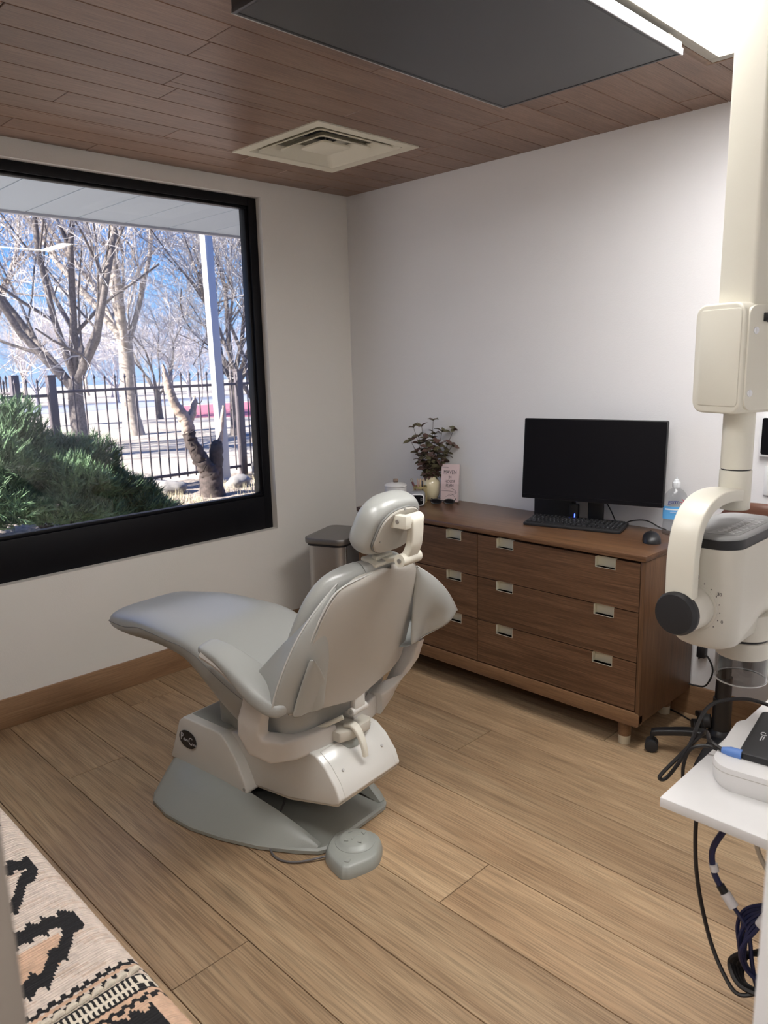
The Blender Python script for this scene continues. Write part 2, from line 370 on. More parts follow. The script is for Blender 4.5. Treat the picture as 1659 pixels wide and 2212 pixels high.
def part(root, name, g, m, local=False, label=None, kind=None, sub=0, **kw):
    """a mesh of its own under a thing (or under one of its parts); geometry is given in world or in the thing's own axes"""
    W_ = WM.get(root.name, Matrix.Identity(4))
    if not local: g = xf(g, W_.inverted())
    o = bpy.data.objects.new(name, _mesh(name, g, m, **kw)); COL.objects.link(o); o.parent = root; WM[o.name] = W_
    if label: o['label'] = label
    if kind: o['kind'] = kind
    if sub:
        md = o.modifiers.new('smooth', 'SUBSURF'); md.levels = sub; md.render_levels = sub
    return o
def solo(name, g, m, label=None, category=None, group=None, kind=None, loc=None, **kw):
    """a thing (or piece of the setting) that is one mesh"""
    V = np.array(g[0])
    if loc is None: loc = (float(V[:, 0].mean()), float(V[:, 1].mean()), float(V[:, 2].min()))
    mt = Matrix.Translation(loc); g = xf(g, mt.inverted())
    o = bpy.data.objects.new(name, _mesh(name, g, m, **kw)); COL.objects.link(o); o.matrix_world = mt; WM[o.name] = mt
    return tag(o, label, category, group, kind)
def shared(root, name, me, mtx, m=None):
    """another object using an existing mesh, placed in the parent's own axes"""
    o = bpy.data.objects.new(name, me); COL.objects.link(o); o.parent = root; o.matrix_local = mtx; WM[o.name] = WM.get(root.name, Matrix.Identity(4)) @ mtx
    return o
def text_mesh(txt, size, m, depth=0.0004, space=1.0, align='CENTER', sxy=(1, 1), shear=0.0):
    cu_ = bpy.data.curves.new('lettering', 'FONT'); cu_.body = txt; cu_.size = size; cu_.extrude = depth; cu_.align_x = align; cu_.align_y = 'CENTER'
    cu_.space_character = space; cu_.shear = shear; cu_.resolution_u = 3
    o = bpy.data.objects.new('lettering', cu_); COL.objects.link(o)
    dg = bpy.context.evaluated_depsgraph_get(); me = bpy.data.meshes.new_from_object(o.evaluated_get(dg))
    bpy.data.objects.remove(o); bpy.data.curves.remove(cu_)
    for v in me.vertices: v.co.x *= sxy[0]; v.co.y *= sxy[1]
    me.materials.clear(); me.materials.append(m); return me
def place_text(root, name, txt, size, m, org, xd, yd, **kw):
    """flat lettering on a surface: org centre, xd reading direction, yd up direction (world axes)"""
    me = text_mesh(txt, size, m, **kw)
    x_, y_ = Vector(xd).normalized(), Vector(yd).normalized(); z_ = x_.cross(y_).normalized(); y_ = z_.cross(x_)
    mt = Matrix((x_, y_, z_)).transposed().to_4x4(); mt.translation = Vector(org)
    o = bpy.data.objects.new(name, me); COL.objects.link(o); o.parent = root
    o.matrix_local = WM[root.name].inverted() @ mt
    return o
def cut(rects, hole):
    out = []; hx0, hx1, hy0, hy1 = hole
    for x0, x1, y0, y1 in rects:
        if x1 <= hx0 or x0 >= hx1 or y1 <= hy0 or y0 >= hy1: out.append((x0, x1, y0, y1)); continue
        if x0 < hx0: out.append((x0, hx0, y0, y1))
        if x1 > hx1: out.append((hx1, x1, y0, y1))
        a, b = max(x0, hx0), min(x1, hx1)
        if y0 < hy0: out.append((a, b, y0, hy0))
        if y1 > hy1: out.append((a, b, hy1, y1))
    return [r for r in out if r[1] - r[0] > 0.004 and r[3] - r[2] > 0.004]

# ================================================================== ROOM
H = 2.55
floor = solo('floor', box(-0.16, 4.7, -4.6, 0.12, -0.16, -0.006), M['joint'], kind='structure')
def floor_planks():
    butts = {1: 2.045, 3: 1.64, 6: 0.222, 8: 0.652, 9: 1.89, 10: 1.322, 2: 0.95, 4: 1.05, 5: 1.12, 7: 1.30, 0: 1.3}
    LEN = 1.96
    for r in range(0, 19):
        y1 = -0.0106 - 0.2428 * r; y0 = y1 - 0.2428
        b = butts.get(r, random.uniform(0, LEN)) % LEN
        xs = [0.0]
        while b < 4.6:
            if b > 0.03: xs.append(b)
            b += LEN
        xs.append(4.6)
        if r == 0: y1 = 0
        for x0, x1 in zip(xs[:-1], xs[1:]):
            part(floor, 'plank', box(x0 + 0.0013, x1 - 0.0013, y0 + 0.0013, y1 - 0.0013, -0.012, 0.0), M['oak'], bevel=0.0011, seg=1, smooth=False)
floor_planks()

VENT = (0.404, 1.018, -1.071, -0.465)
LAMP = (2.340, 2.955, -1.695, -0.474)
FILL_LAMP = (1.95, 2.565, -2.95, -2.335)  # added panel out of view, brightens the bench and foreground
ceil_v = []
for r in cut(cut(cut([(-0.16, 4.7, -4.6, 0.12)], VENT), LAMP), FILL_LAMP): ceil_v.append(box(r[0], r[1], r[2], r[3], H + 0.008, H + 0.10))
ceil_v.append(box(-0.16, 4.7, -4.6, 0.12, H + 0.28, H + 0.34))
ceil_v += [box(-0.16, -0.10, -4.6, 0.12, H + 0.1, H + 0.28), box(4.64, 4.7, -4.6, 0.12, H + 0.1, H + 0.28), box(-0.16, 4.7, 0.06, 0.12, H + 0.1, H + 0.28), box(-0.16, 4.7, -4.6, -4.54, H + 0.1, H + 0.28)]
ceiling = solo('ceiling', cat(*ceil_v), M['joint'], kind='structure', smooth=False)
def ceiling_planks():
    butts = {-1: -1.58, 2: -1.42, 6: -1.727, 8: -0.478, 9: -1.812, 10: -1.265, 11: -0.488, 14: -0.146, 0: -0.66, 1: -0.95, 3: -0.62, 4: -1.05, 5: -0.35, 7: -1.02, 12: -0.97, 13: -0.62, 15: -0.85}
    LEN = 1.32
    for k in range(-1, 33):
        x0 = 0.147 + 0.1375 * k; x1 = x0 + 0.1375
        b = butts.get(k, -random.uniform(0, LEN)); b = -((-b) % LEN)
        ys = [0.0]
        while b > -4.5:
            if b < -0.04: ys.append(b)
            b -= LEN
        ys.append(-4.5)
        x0c = max(x0, 0.0)
        for ya, yb in zip(ys[:-1], ys[1:]):
            for r in cut(cut(cut([(x0c + 0.0015, x1 - 0.0015, yb + 0.0015, ya - 0.0015)], VENT), LAMP), FILL_LAMP):
                part(ceiling, 'plank', box(r[0], r[1], r[2], r[3], H, H + 0.009), M['ceil'], bevel=0.0016, seg=1, smooth=False)
ceiling_planks()

WY0, WY1, WZ0, WZ1 = -2.62, -0.622, 0.656, 2.475      # window opening in the left wall
wl = [box(-0.16, 0, WY1, 0.12, -0.1, H + 0.02), box(-0.16, 0, -4.6, WY0, -0.1, H + 0.02), box(-0.16, 0, WY0, WY1, -0.1, WZ0), box(-0.16, 0, WY0, WY1, WZ1, H + 0.02)]
solo('wall_left', cat(*wl), M['wall_warm'], kind='structure', smooth=False)
solo('wall_back', box(-0.0, 4.7, 0, 0.12, -0.1, H + 0.02), M['wall'], kind='structure', smooth=False)
solo('wall_right', box(4.0, 4.12, -2.52, 0, -0.1, H + 0.02), M['wall'], kind='structure', smooth=False)
solo('wall_front', box(0, 3.104, -3.23, -3.108, -0.006, H + 0.01), M['jamb'], kind='structure', bevel=0.006, seg=2)
solo('wall_near', box(3.345, 4.6, -2.645, -2.52, -0.006, H + 0.01), M['wall'], kind='structure', bevel=0.004, seg=2)
solo('wall_hall', box(0, 4.7, -4.6, -4.48, -0.1, H + 0.02), M['wall'], kind='structure', smooth=False)
solo('wall_hall_right', box(4.58, 4.7, -4.48, -2.52, -0.1, H + 0.02), M['wall'], kind='structure', smooth=False)
solo('baseboard_left', box(0.0, 0.016, -3.108, 0, 0, 0.138), M['oak_trim'], kind='structure', bevel=0.003, seg=2)
solo('baseboard_back', box(0.016, 4.0, -0.016, 0, 0, 0.138), M['oak_trim_x'], kind='structure', bevel=0.003, seg=2)

# ------------------------------------------------------------------ window
win = thing('window_1', None, None, (-0.08, (WY0 + WY1) / 2, WZ0)); win['kind'] = 'structure'
FX0, FX1 = -0.135, -0.045
part(win, 'stile', box(FX0, FX1, WY1 - 0.052, WY1 + 0.0, WZ0, WZ1), M['black_fr'], bevel=0.003)
part(win, 'stile', box(FX0, FX1, WY0, WY0 + 0.052, WZ0, WZ1), M['black_fr'], bevel=0.003)
part(win, 'bottom_rail', box(FX0, FX1, WY0 + 0.052, WY1 - 0.052, WZ0, 0.848), M['black_fr'], bevel=0.003)
part(win, 'top_rail', box(FX0, FX1, WY0 + 0.052, WY1 - 0.052, WZ1 - 0.045, WZ1), M['black_fr'], bevel=0.003)
part(win, 'glazing_bead', box(-0.098, -0.058, WY0 + 0.052, WY1 - 0.052, 0.848, 0.866), M['black_fr'], bevel=0.004)
part(win, 'glazing_bead', box(-0.098, -0.058, WY0 + 0.052, WY1 - 0.052, WZ1 - 0.058, WZ1 - 0.045), M['black_fr'], bevel=0.003)
part(win, 'glazing_bead', box(-0.098, -0.058, WY1 - 0.070, WY1 - 0.052, 0.866, WZ1 - 0.058), M['black_fr'], bevel=0.003)
part(win, 'glazing_bead', box(-0.098, -0.058, WY0 + 0.052, WY0 + 0.070, 0.866, WZ1 - 0.058), M['black_fr'], bevel=0.003)
part(win, 'pane', box(-0.100, -0.094, WY0 + 0.052, WY1 - 0.052, 0.850, WZ1 - 0.047), M['glass'], smooth=False)

# ------------------------------------------------------------------ ceiling fittings
v = thing('ceiling_vent', 'square cream louvred air vent set in the wooden ceiling', 'vent', (0.711, -0.768, H))
vcx, vcy = 0.711, -0.768
def sqring(h_out, h_in, z_out, z_in, thk=0.004, r=0.03):
    rings = []
    for h, z in ((h_out, z_out), (h_in, z_in), (h_in, z_in + thk), (h_out, z_out + thk)):
        rings.append([(vcx + a, vcy + b, z) for a, b in rrect(-h, h, -h, h, min(r, h * 0.3), 4)])
    rings.append(rings[0]); return loft(rings, True, False, False)
part(v, 'outer_frame', sqring(0.302, 0.248, H - 0.004, H - 0.002, 0.006, 0.004), M['vent'])
part(v, 'plenum', cat(sqring(0.248, 0.17, H - 0.002, H + 0.085, 0.004, 0.02), ), M['vent'])
part(v, 'duct', cat(lathe([(0.17, H + 0.086), (0.17, H + 0.2), (0.001, H + 0.2)], (vcx, vcy, 0), 32, caps=(False, False)), sqring(0.26, 0.165, H + 0.091, H + 0.092, 0.003, 0.02)), M['duct'])
for ho, hi, zo, zi in ((0.222, 0.172, H - 0.004, H + 0.030), (0.150, 0.104, H - 0.002, H + 0.030)):
    part(v, 'louvre', sqring(ho, hi, zo, zi, 0.006, 0.02), M['vent'])
part(v, 'centre_plate', prism([(vcx + a, vcy + b) for a, b in rrect(-0.082, 0.082, -0.082, 0.082, 0.012)], H + 0.0, H + 0.012), M['vent'], bevel=0.003)
part(v, 'hanger', cat(cyl((vcx, vcy, H + 0.01), (vcx, vcy, H + 0.19), 0.004), box(vcx - 0.2, vcx + 0.2, vcy - 0.006, vcy + 0.006, H + 0.03, H + 0.034), box(vcx - 0.006, vcx + 0.006, vcy - 0.2, vcy + 0.2, H + 0.03, H + 0.034)), M['steel'])

lp = thing('ceiling_light', 'bright rectangular light panel in the ceiling behind the white upright arm', 'light', (2.65, -1.085, H))
lx0, lx1, ly0, ly1 = LAMP
def rectframe(x0, x1, y0, y1, w, z0, z1):
    return cat(box(x0, x1, y0, y0 + w, z0, z1), box(x0, x1, y1 - w, y1, z0, z1), box(x0, x0 + w, y0 + w, y1 - w, z0, z1), box(x1 - w, x1, y0 + w, y1 - w, z0, z1))
part(lp, 'frame', rectframe(lx0, lx1, ly0, ly1, 0.036, H - 0.006, H + 0.05), M['lampframe'], bevel=0.003)
part(lp, 'diffuser', box(lx0 + 0.036, lx1 - 0.036, ly0 + 0.036, ly1 - 0.036, H + 0.004, H + 0.010), M['lamp'], smooth=False)
part(lp, 'housing', cat(box(lx0, lx1, ly0, ly1, H + 0.09, H + 0.10)), M['lampframe'])
part(lp, 'clip', cat(box(lx0 - 0.004, lx0 + 0.014, -0.825, -0.795, H - 0.012, H - 0.005), box(lx0 - 0.002, lx0 + 0.008, -0.818, -0.802, H - 0.017, H - 0.011)), M['lampframe'], bevel=0.001)
part(lp, 'wood_trim', cat(box(lx0 - 0.024, lx0, ly0, ly1 + 0.0, H - 0.007, H), box(lx0 - 0.024, lx1, ly1, ly1 + 0.015, H - 0.007, H)), M['walnut_rail'], bevel=0.002)
fill_lp = thing('ceiling_light', 'added square fill light panel above the bench, out of view', 'light', (2.26, -2.64, H))  # added fill lamp, no such fitting is seen
part(fill_lp, 'frame', rectframe(*FILL_LAMP, 0.036, H - 0.006, H + 0.05), M['lampframe'], bevel=0.003)
part(fill_lp, 'diffuser', box(FILL_LAMP[0] + 0.036, FILL_LAMP[1] - 0.036, FILL_LAMP[2] + 0.036, FILL_LAMP[3] - 0.036, H + 0.004, H + 0.010), M['lamp'], smooth=False)
part(fill_lp, 'housing', box(*FILL_LAMP, H + 0.09, H + 0.10), M['lampframe'])
hl = thing('hall_light', 'ceiling light panel in the passage behind the viewpoint', 'light', (3.6, -3.75, H))
part(hl, 'frame', rectframe(3.2, 4.2, -4.1, -3.45, 0.03, H - 0.012, H), M['lampframe'])
part(hl, 'diffuser', box(3.23, 4.17, -4.07, -3.48, H - 0.008, H - 0.002), M['lamp_hall'], smooth=False)

tv = thing('ceiling_television', 'large black flat screen hung face down under the ceiling', 'television', (2.05, -1.37, 2.47))
TX0, TX1, TY0, TY1 = 1.718, 2.377, -1.952, -0.785
part(tv, 'screen', box(TX0 + 0.012, TX1 - 0.008, TY0 + 0.010, TY1 - 0.008, 2.4875, 2.494), M['tv'], smooth=False)
part(tv, 'bezel', rectframe(TX0, TX1, TY0, TY1, 0.013, 2.486, 2.522), M['black'], bevel=0.002)
part(tv, 'back_cover', cat(box(TX0 + 0.012, TX1 - 0.012, TY0 + 0.012, TY1 - 0.012, 2.494, 2.520), prism(rrect(TX0 + 0.08, TX1 - 0.08, TY0 + 0.12, TY1 - 0.12, 0.03), 2.506, 2.535)), M['black_m'], bevel=0.002)
part(tv, 'edge_strip', box(TX1, TX1 + 0.005, TY0, TY1, 2.484, 2.503), M['alu'], bevel=0.001, label='bright strip for lamp light caught on the bezel edge')  # lamp reflection on the bezel put in as a pale strip
part(tv, 'edge_strip', box(TX0 - 0.004, TX0, TY0, TY1, 2.486, 2.497), M['steel'], bevel=0.001)
part(tv, 'wall_mount', cat(box(1.95, 2.15, -1.5, -1.24, 2.535, H - 0.001)), M['black_m'], bevel=0.003)

# ------------------------------------------------------------------ wall fittings
th_ = thing('wall_tablet', 'small dark panel in a white frame on the back wall', 'panel', (2.50, 0, 1.187))
part(th_, 'frame', prism(rrect(2.418, 2.60, 1.187, 1.352, 0.012), -0.022, -0.001, 1), M['switch'], bevel=0.003)
part(th_, 'screen', prism(rrect(2.428, 2.59, 1.197, 1.342, 0.008), -0.0245, -0.021, 1), M['screen'])
sw = thing('light_switch', 'white switch plate on the back wall below the dark panel', 'switch', (2.49, 0, 1.03))
part(sw, 'plate', prism(rrect(2.443, 2.565, 1.030, 1.150, 0.006), -0.008, -0.0005, 1), M['switch'], bevel=0.002)
for sx_ in (2.478, 2.53): part(sw, 'rocker', box(sx_ - 0.016, sx_ + 0.016, -0.0125, -0.0075, 1.057, 1.123), M['switch'], bevel=0.002)

# ================================================================== OUTSIDE
GZ = -0.15
solo('lawn', box(-70, -6.9, -40, 60, GZ - 0.2, GZ), M['lawn'], kind='structure', smooth=False)
def bed():
    n, m = 44, 90; rings = []
    xs = np.linspace(-7.0, -0.17, n); ys = np.linspace(-9, 9, m); V = []; F = []
    hz = RNG.normal(0, 0.012, (n, m))
    for i in range(n):
        for j in range(m): V.append((xs[i], ys[j], GZ + (hz[i, j] if 0 < i < n - 1 else 0)))
    for i in range(n - 1):
        for j in range(m - 1): F.append((i * m + j, (i + 1) * m + j, (i + 1) * m + j + 1, i * m + j + 1))
    return V, F
solo('garden_bed', bed(), M['bed'], kind='structure')
solo('ground_base', box(-7.0, -0.17, -9, 9, GZ - 0.2, GZ - 0.06), M['bed'], kind='structure', smooth=False)
solo('patio', box(-3.3, -0.17, -9, -0.2, GZ - 0.05, GZ + 0.03), M['patio'], kind='structure', smooth=False)
solo('far_path', box(-33, -27, -30, 60, GZ, GZ + 0.01), M['road'], kind='structure', smooth=False)
solo('far_court', prism([(-19.2, 10.2), (-17.2, 12.2), (-17.2, 24), (-26, 24), (-26, 13.5)], GZ, GZ + 0.012), M['court'], kind='structure', smooth=False)
sof = solo('soffit', box(-1.875, -0.17, -5, 3.5, 2.635, 2.75), M['soffit'], kind='structure', smooth=False)
yk = -1.145 - 0.345 * 11
while yk < 3.5:
    part(sof, 'panel', box(-1.86, -0.19, yk + 0.005, yk + 0.340, 2.612, 2.636), M['soffit'], bevel=0.002, seg=1, smooth=False); yk += 0.345
part(sof, 'fascia', box(-1.90, -1.862, -5, 3.5, 2.595, 2.80), M['postwhite'], bevel=0.003)
solo('roof', box(-1.9, 4.8, -5, 3.5, 2.90, 2.98), M['soffit'], kind='structure', smooth=False)
solo('outer_wall', cat(box(-0.17, -0.16, -9, WY0, GZ, 2.62), box(-0.17, -0.16, WY1, 9, GZ, 2.62), box(-0.17, -0.16, WY0, WY1, GZ, WZ0)), M['postwhite'], kind='structure', smooth=False)

# iron fence along the lot
fn = thing('iron_fence', 'dark iron picket fence across the lawn outside the window', 'fence', (-6.64, 2.2, GZ))
def picket(x, y, z0, z1):
    r = 0.0085
    return cat(box(x - r, x + r, y - r, y + r, z0, z1 - 0.06), loft([[(x + a * s, y + b * s, z) for a, b in ((-1, -1), (1, -1), (1, 1), (-1, 1))] for s, z in ((r, z1 - 0.07), (0.017, z1 - 0.05), (0.001, z1))]))
pk_mesh = _mesh('picket', picket(0, 0, 0, 1.56), M['fence'], smooth=False)
y = 0.775 + 0.146 - 0.0
while y < 6.0:
    if abs(y - 3.67) > 0.08: shared(fn, 'picket', pk_mesh, Matrix.Translation((0, y - 2.2, 0.10)))
    y += 0.1455
part(fn, 'rail', box(-6.66, -6.62, 0.83, 6.1, 1.272, 1.312), M['fence'], bevel=0.003)
part(fn, 'rail', box(-6.66, -6.62, 0.83, 6.1, -0.02, 0.02), M['fence'], bevel=0.003)
for yy in (0.775, 3.67): part(fn, 'post', cat(box(-6.69, -6.59, yy - 0.05, yy + 0.05, GZ - 0.05, 1.49), box(-6.70, -6.58, yy - 0.06, yy + 0.06, 1.49, 1.515)), M['fence'], bevel=0.003)
f2 = thing('iron_gate', 'lower dark iron gate section left of the fence post', 'gate', (-6.64, 0.0, GZ))
y = 0.60
while y > -3.2:
    shared(f2, 'picket', pk_mesh, Matrix.Translation((0, y, 0.07))); y -= 0.137
part(f2, 'rail', box(-6.66, -6.62, -3.4, 0.71, 1.232, 1.272), M['fence'], bevel=0.003)
part(f2, 'rail', box(-6.66, -6.62, -3.4, 0.71, -0.03, 0.01), M['fence'], bevel=0.003)
f3 = thing('iron_side_fence', 'dark iron fence run going back from behind the gate post', 'fence', (-8, 0.5, GZ))
for i in range(22): shared(f3, 'picket', pk_mesh, Matrix.Translation((0.9 - 0.15 * i, 0.02 - 0.02 * i, 0.12)))
for zz in (1.28, -0.01): part(f3, 'rail', tube([(-6.95, 0.52, zz), (-11, -0.02, zz)], 0.02, 4, smooth=False), M['fence'])
part(f3, 'post', cat(box(-7.06, -6.96, 0.40, 0.50, GZ - 0.05, 1.52)), M['fence'], bevel=0.003)

wp = thing('white_post', 'tall white square post standing in front of the fence', 'post', (-6.31, 3.10, GZ))
part(wp, 'shaft', xf(box(-0.065, 0.065, -0.065, 0.065, GZ - 0.03, 3.9), Matrix.Translation((-6.31, 3.10, 0)) @ Matrix.Rotation(math.radians(0.9), 4, 'X')), M['postwhite'], bevel=0.006)
part(wp, 'foot', box(-6.40, -6.22, 3.01, 3.19, GZ - 0.03, GZ + 0.05), M['postwhite'], bevel=0.004)

# dead forked stump
st = thing('dead_stump', 'dark broken forked tree stump close outside the window', 'stump', (-5.34, 2.23, GZ))
def rough(g, amp, seed):
    rg = np.random.default_rng(seed); V = np.array(g[0]); V = V + rg.normal(0, amp, V.shape); return [tuple(p) for p in V], g[1]
def P5(y_, z_, x_=-5.34): return (x_, y_, z_)
part(st, 'trunk', rough(tube([P5(2.26, GZ - 0.1), P5(2.25, 0.08), P5(2.17, 0.28), P5(2.03, 0.55), P5(1.96, 0.78)], 0.1, 12, 8, radii=[0.20, 0.155, 0.125, 0.10, 0.085, 0.075]), 0.010, 1), M['deadwood'], ang=60)
part(st, 'limb', rough(tube([P5(1.97, 0.74), P5(1.93, 0.92), P5(1.80, 1.12), P5(1.73, 1.33), P5(1.70, 1.50), P5(1.68, 1.62)], 0.1, 10, 8, radii=[0.085, 0.085, 0.06, 0.055, 0.035, 0.006]), 0.006, 2), M['dead_lit'], ang=60)
part(st, 'limb', rough(tube([P5(1.96, 0.86), P5(2.06, 1.02), P5(2.10, 1.20)], 0.06, 9, 6, radii=[0.07, 0.05, 0.045, 0.01]), 0.006, 3), M['dead_lit'], ang=60)
part(st, 'limb', rough(tube([P5(2.30, -0.1), P5(2.34, 0.25), P5(2.38, 0.52), P5(2.40, 0.60)], 0.08, 10, 6, radii=[0.12, 0.10, 0.09, 0.03]), 0.007, 4), M['deadwood'], ang=60)
part(st, 'limb', rough(tube([P5(2.40, 0.40), P5(2.46, 0.72), P5(2.53, 1.05)], 0.03, 8, 6, radii=[0.05, 0.035, 0.012]), 0.004, 5), M['dead_lit'], ang=60)
part(st, 'snag', rough(tube([P5(1.72, 1.35), P5(1.78, 1.48), P5(1.80, 1.53)], 0.02, 7, 5, radii=[0.035, 0.02, 0.004]), 0.003, 6), M['dead_lit'], ang=60)
part(st, 'sprout', tube([P5(2.12, 1.1), P5(2.2, 1.14), P5(2.22, 1.4), P5(2.21, 1.9)], 0.006, 5, 8), M['deadwood'])

# rocks and border stones
def rock(name, c, s, seed, label, grp=None):
    rg = np.random.default_rng(seed); bm = bmesh.new(); bmesh.ops.create_icosphere(bm, subdivisions=3, radius=1.0)
    ph = rg.uniform(0, 6, 6)
    for v_ in bm.verts:
        d = v_.co.copy(); k = 1 + 0.16 * math.sin(2.3 * d.x + ph[0]) * math.cos(2.9 * d.y + ph[1]) + 0.12 * math.sin(4.1 * d.z + ph[2] + 2 * d.x) + 0.05 * math.sin(9 * d.y + ph[3])
        v_.co = Vector((d.x * s[0] * k, d.y * s[1] * k, d.z * s[2] * k))
    V = [tuple(v_.co + Vector(c)) for v_ in bm.verts]; bm.verts.index_update(); F = [tuple(v_.index for v_ in f.verts) for f in bm.faces]; bm.free()
    solo(name, (V, F), M['rock'], label, 'rock', grp, loc=(c[0], c[1], c[2] - s[2] * 0.8), ang=50)
rock('boulder', (-6.15, 3.95, GZ + 0.17), (0.34, 0.40, 0.30), 11, 'large pale boulder at the foot of the right fence post')
rock('border_stone', (-5.95, 1.48, GZ + 0.05), (0.13, 0.34, 0.10), 12, 'long flat border stone left of the stump under the fence')
rock('border_stone', (-5.95, 2.02, GZ + 0.06), (0.14, 0.20, 0.12), 13, 'short border stone right beside the stump')
rock('border_stone', (-5.75, 2.95, GZ + 0.05), (0.14, 0.22, 0.10), 14, 'low rounded border stone between the stump and the boulder')
# dry tufts near the boulder
def tufts():
    V, F = [], []
    for _ in range(1500):
        cx_ = RNG.uniform(-6.2, -4.9); cy_ = RNG.choice([RNG.uniform(2.5, 3.9), RNG.uniform(1.2, 2.0)]); hgt = RNG.uniform(0.03, 0.14); a = RNG.uniform(0, 6.28); l = RNG.uniform(0, 0.06)
        n = len(V); w_ = 0.004
        V += [(cx_ - w_ * math.sin(a), cy_ + w_ * math.cos(a), GZ), (cx_ + w_ * math.sin(a), cy_ - w_ * math.cos(a), GZ), (cx_ + l * math.cos(a), cy_ + l * math.sin(a), GZ + hgt)]; F.append((n, n + 1, n + 2))
    return V, F
solo('dry_grass', tufts(), M['strawgrass'], 'dry straw coloured grass tufts on the garden bed', 'grass', kind='stuff', smooth=False, loc=(-5.5, 2.5, GZ))

# junipers
def foliage(c, r, n, seed):
    rg = np.random.default_rng(seed)
    d = rg.normal(0, 1, (n, 3)); d[:, 2] = np.abs(d[:, 2]) * 0.9; d /= np.linalg.norm(d, axis=1, keepdims=True)
    lump = 1 + 0.16 * np.sin(7 * d[:, 0] + seed) * np.cos(6 * d[:, 1]) + 0.10 * np.sin(13 * d[:, 2] + 5 * d[:, 1])
    rad = rg.uniform(0.55, 1.04, n) ** 0.5 * lump
    p = np.array(c) + d * np.array(r) * rad[:, None]
    ax = d * 0.8 + rg.normal(0, 0.35, (n, 3)) + np.array([0, 0, 0.55]); ax /= np.linalg.norm(ax, axis=1, keepdims=True)
    L_ = rg.uniform(0.07, 0.19, n); V = []; F = []
    side = np.cross(ax, rg.normal(0, 1, (n, 3))); side /= np.linalg.norm(side, axis=1, keepdims=True); sd2 = np.cross(ax, side)
    k = 0
    allv = []
    for t0, t1, so in ((0.0, 1.0, 0.0), (0.15, 0.62, 0.36), (0.15, 0.62, -0.36), (0.4, 0.88, 0.28), (0.4, 0.88, -0.28)):
        w_ = 0.0065
        s_ = side if so >= 0 else side
        b0 = p + ax * (L_ * t0)[:, None]; tip = p + ax * (L_ * t1)[:, None] + (side * so + sd2 * so * 0.4) * L_[:, None]
        allv.append(np.stack([b0 + sd2 * w_, b0 - sd2 * w_, tip], 1))
    A = np.concatenate(allv, 0).reshape(-1, 3); F = np.arange(len(A)).reshape(-1, 3)
    return A, F
def raw_mesh(name, A, F, m):
    me = bpy.data.meshes.new(name); me.vertices.add(len(A)); me.vertices.foreach_set('co', np.ascontiguousarray(A, np.float32).ravel())
    k = F.shape[1]; me.loops.add(F.size); me.loops.foreach_set('vertex_index', np.ascontiguousarray(F, np.int32).ravel())
    me.polygons.add(len(F)); me.polygons.foreach_set('loop_start', np.arange(0, F.size, k, dtype=np.int32)); me.update(calc_edges=True); me.validate()
    me.materials.append(m); return me
def juniper(c, r, n, seed, label):
    t = thing('juniper_shrub', label, 'shrub', (c[0], c[1], GZ), 0)
    A, F = foliage((0, 0, c[2] - GZ), r, n, seed)
    o = bpy.data.objects.new('foliage', raw_mesh('foliage', A, F, M['juniper'])); COL.objects.link(o); o.parent = t; o['kind'] = 'stuff'
    br = []
    for a in np.linspace(0, 6, 8): br.append(tube([(c[0], c[1], GZ - 0.02), (c[0] + 0.4 * r[0] * math.cos(a), c[1] + 0.4 * r[1] * math.sin(a), c[2]), (c[0] + 0.75 * r[0] * math.cos(a), c[1] + 0.75 * r[1] * math.sin(a), c[2] + 0.35 * r[2])], 0.02, 5, 5, radii=[0.035, 0.02, 0.006]))
    part(t, 'branches', cat(*br), M['deadwood'])
juniper((-4.5, -0.98, 0.30), (0.95, 0.95, 0.95), 16000, 21, 'tall rounded green juniper at the left edge of the window')
juniper((-4.3, -0.20, 0.14), (0.75, 0.78, 0.66), 12000, 22, 'middle green juniper sloping down beside the tall one')
juniper((-4.2, 0.42, -0.06), (0.55, 0.50, 0.36), 8000, 23, 'low dark juniper at the right end of the shrubs')

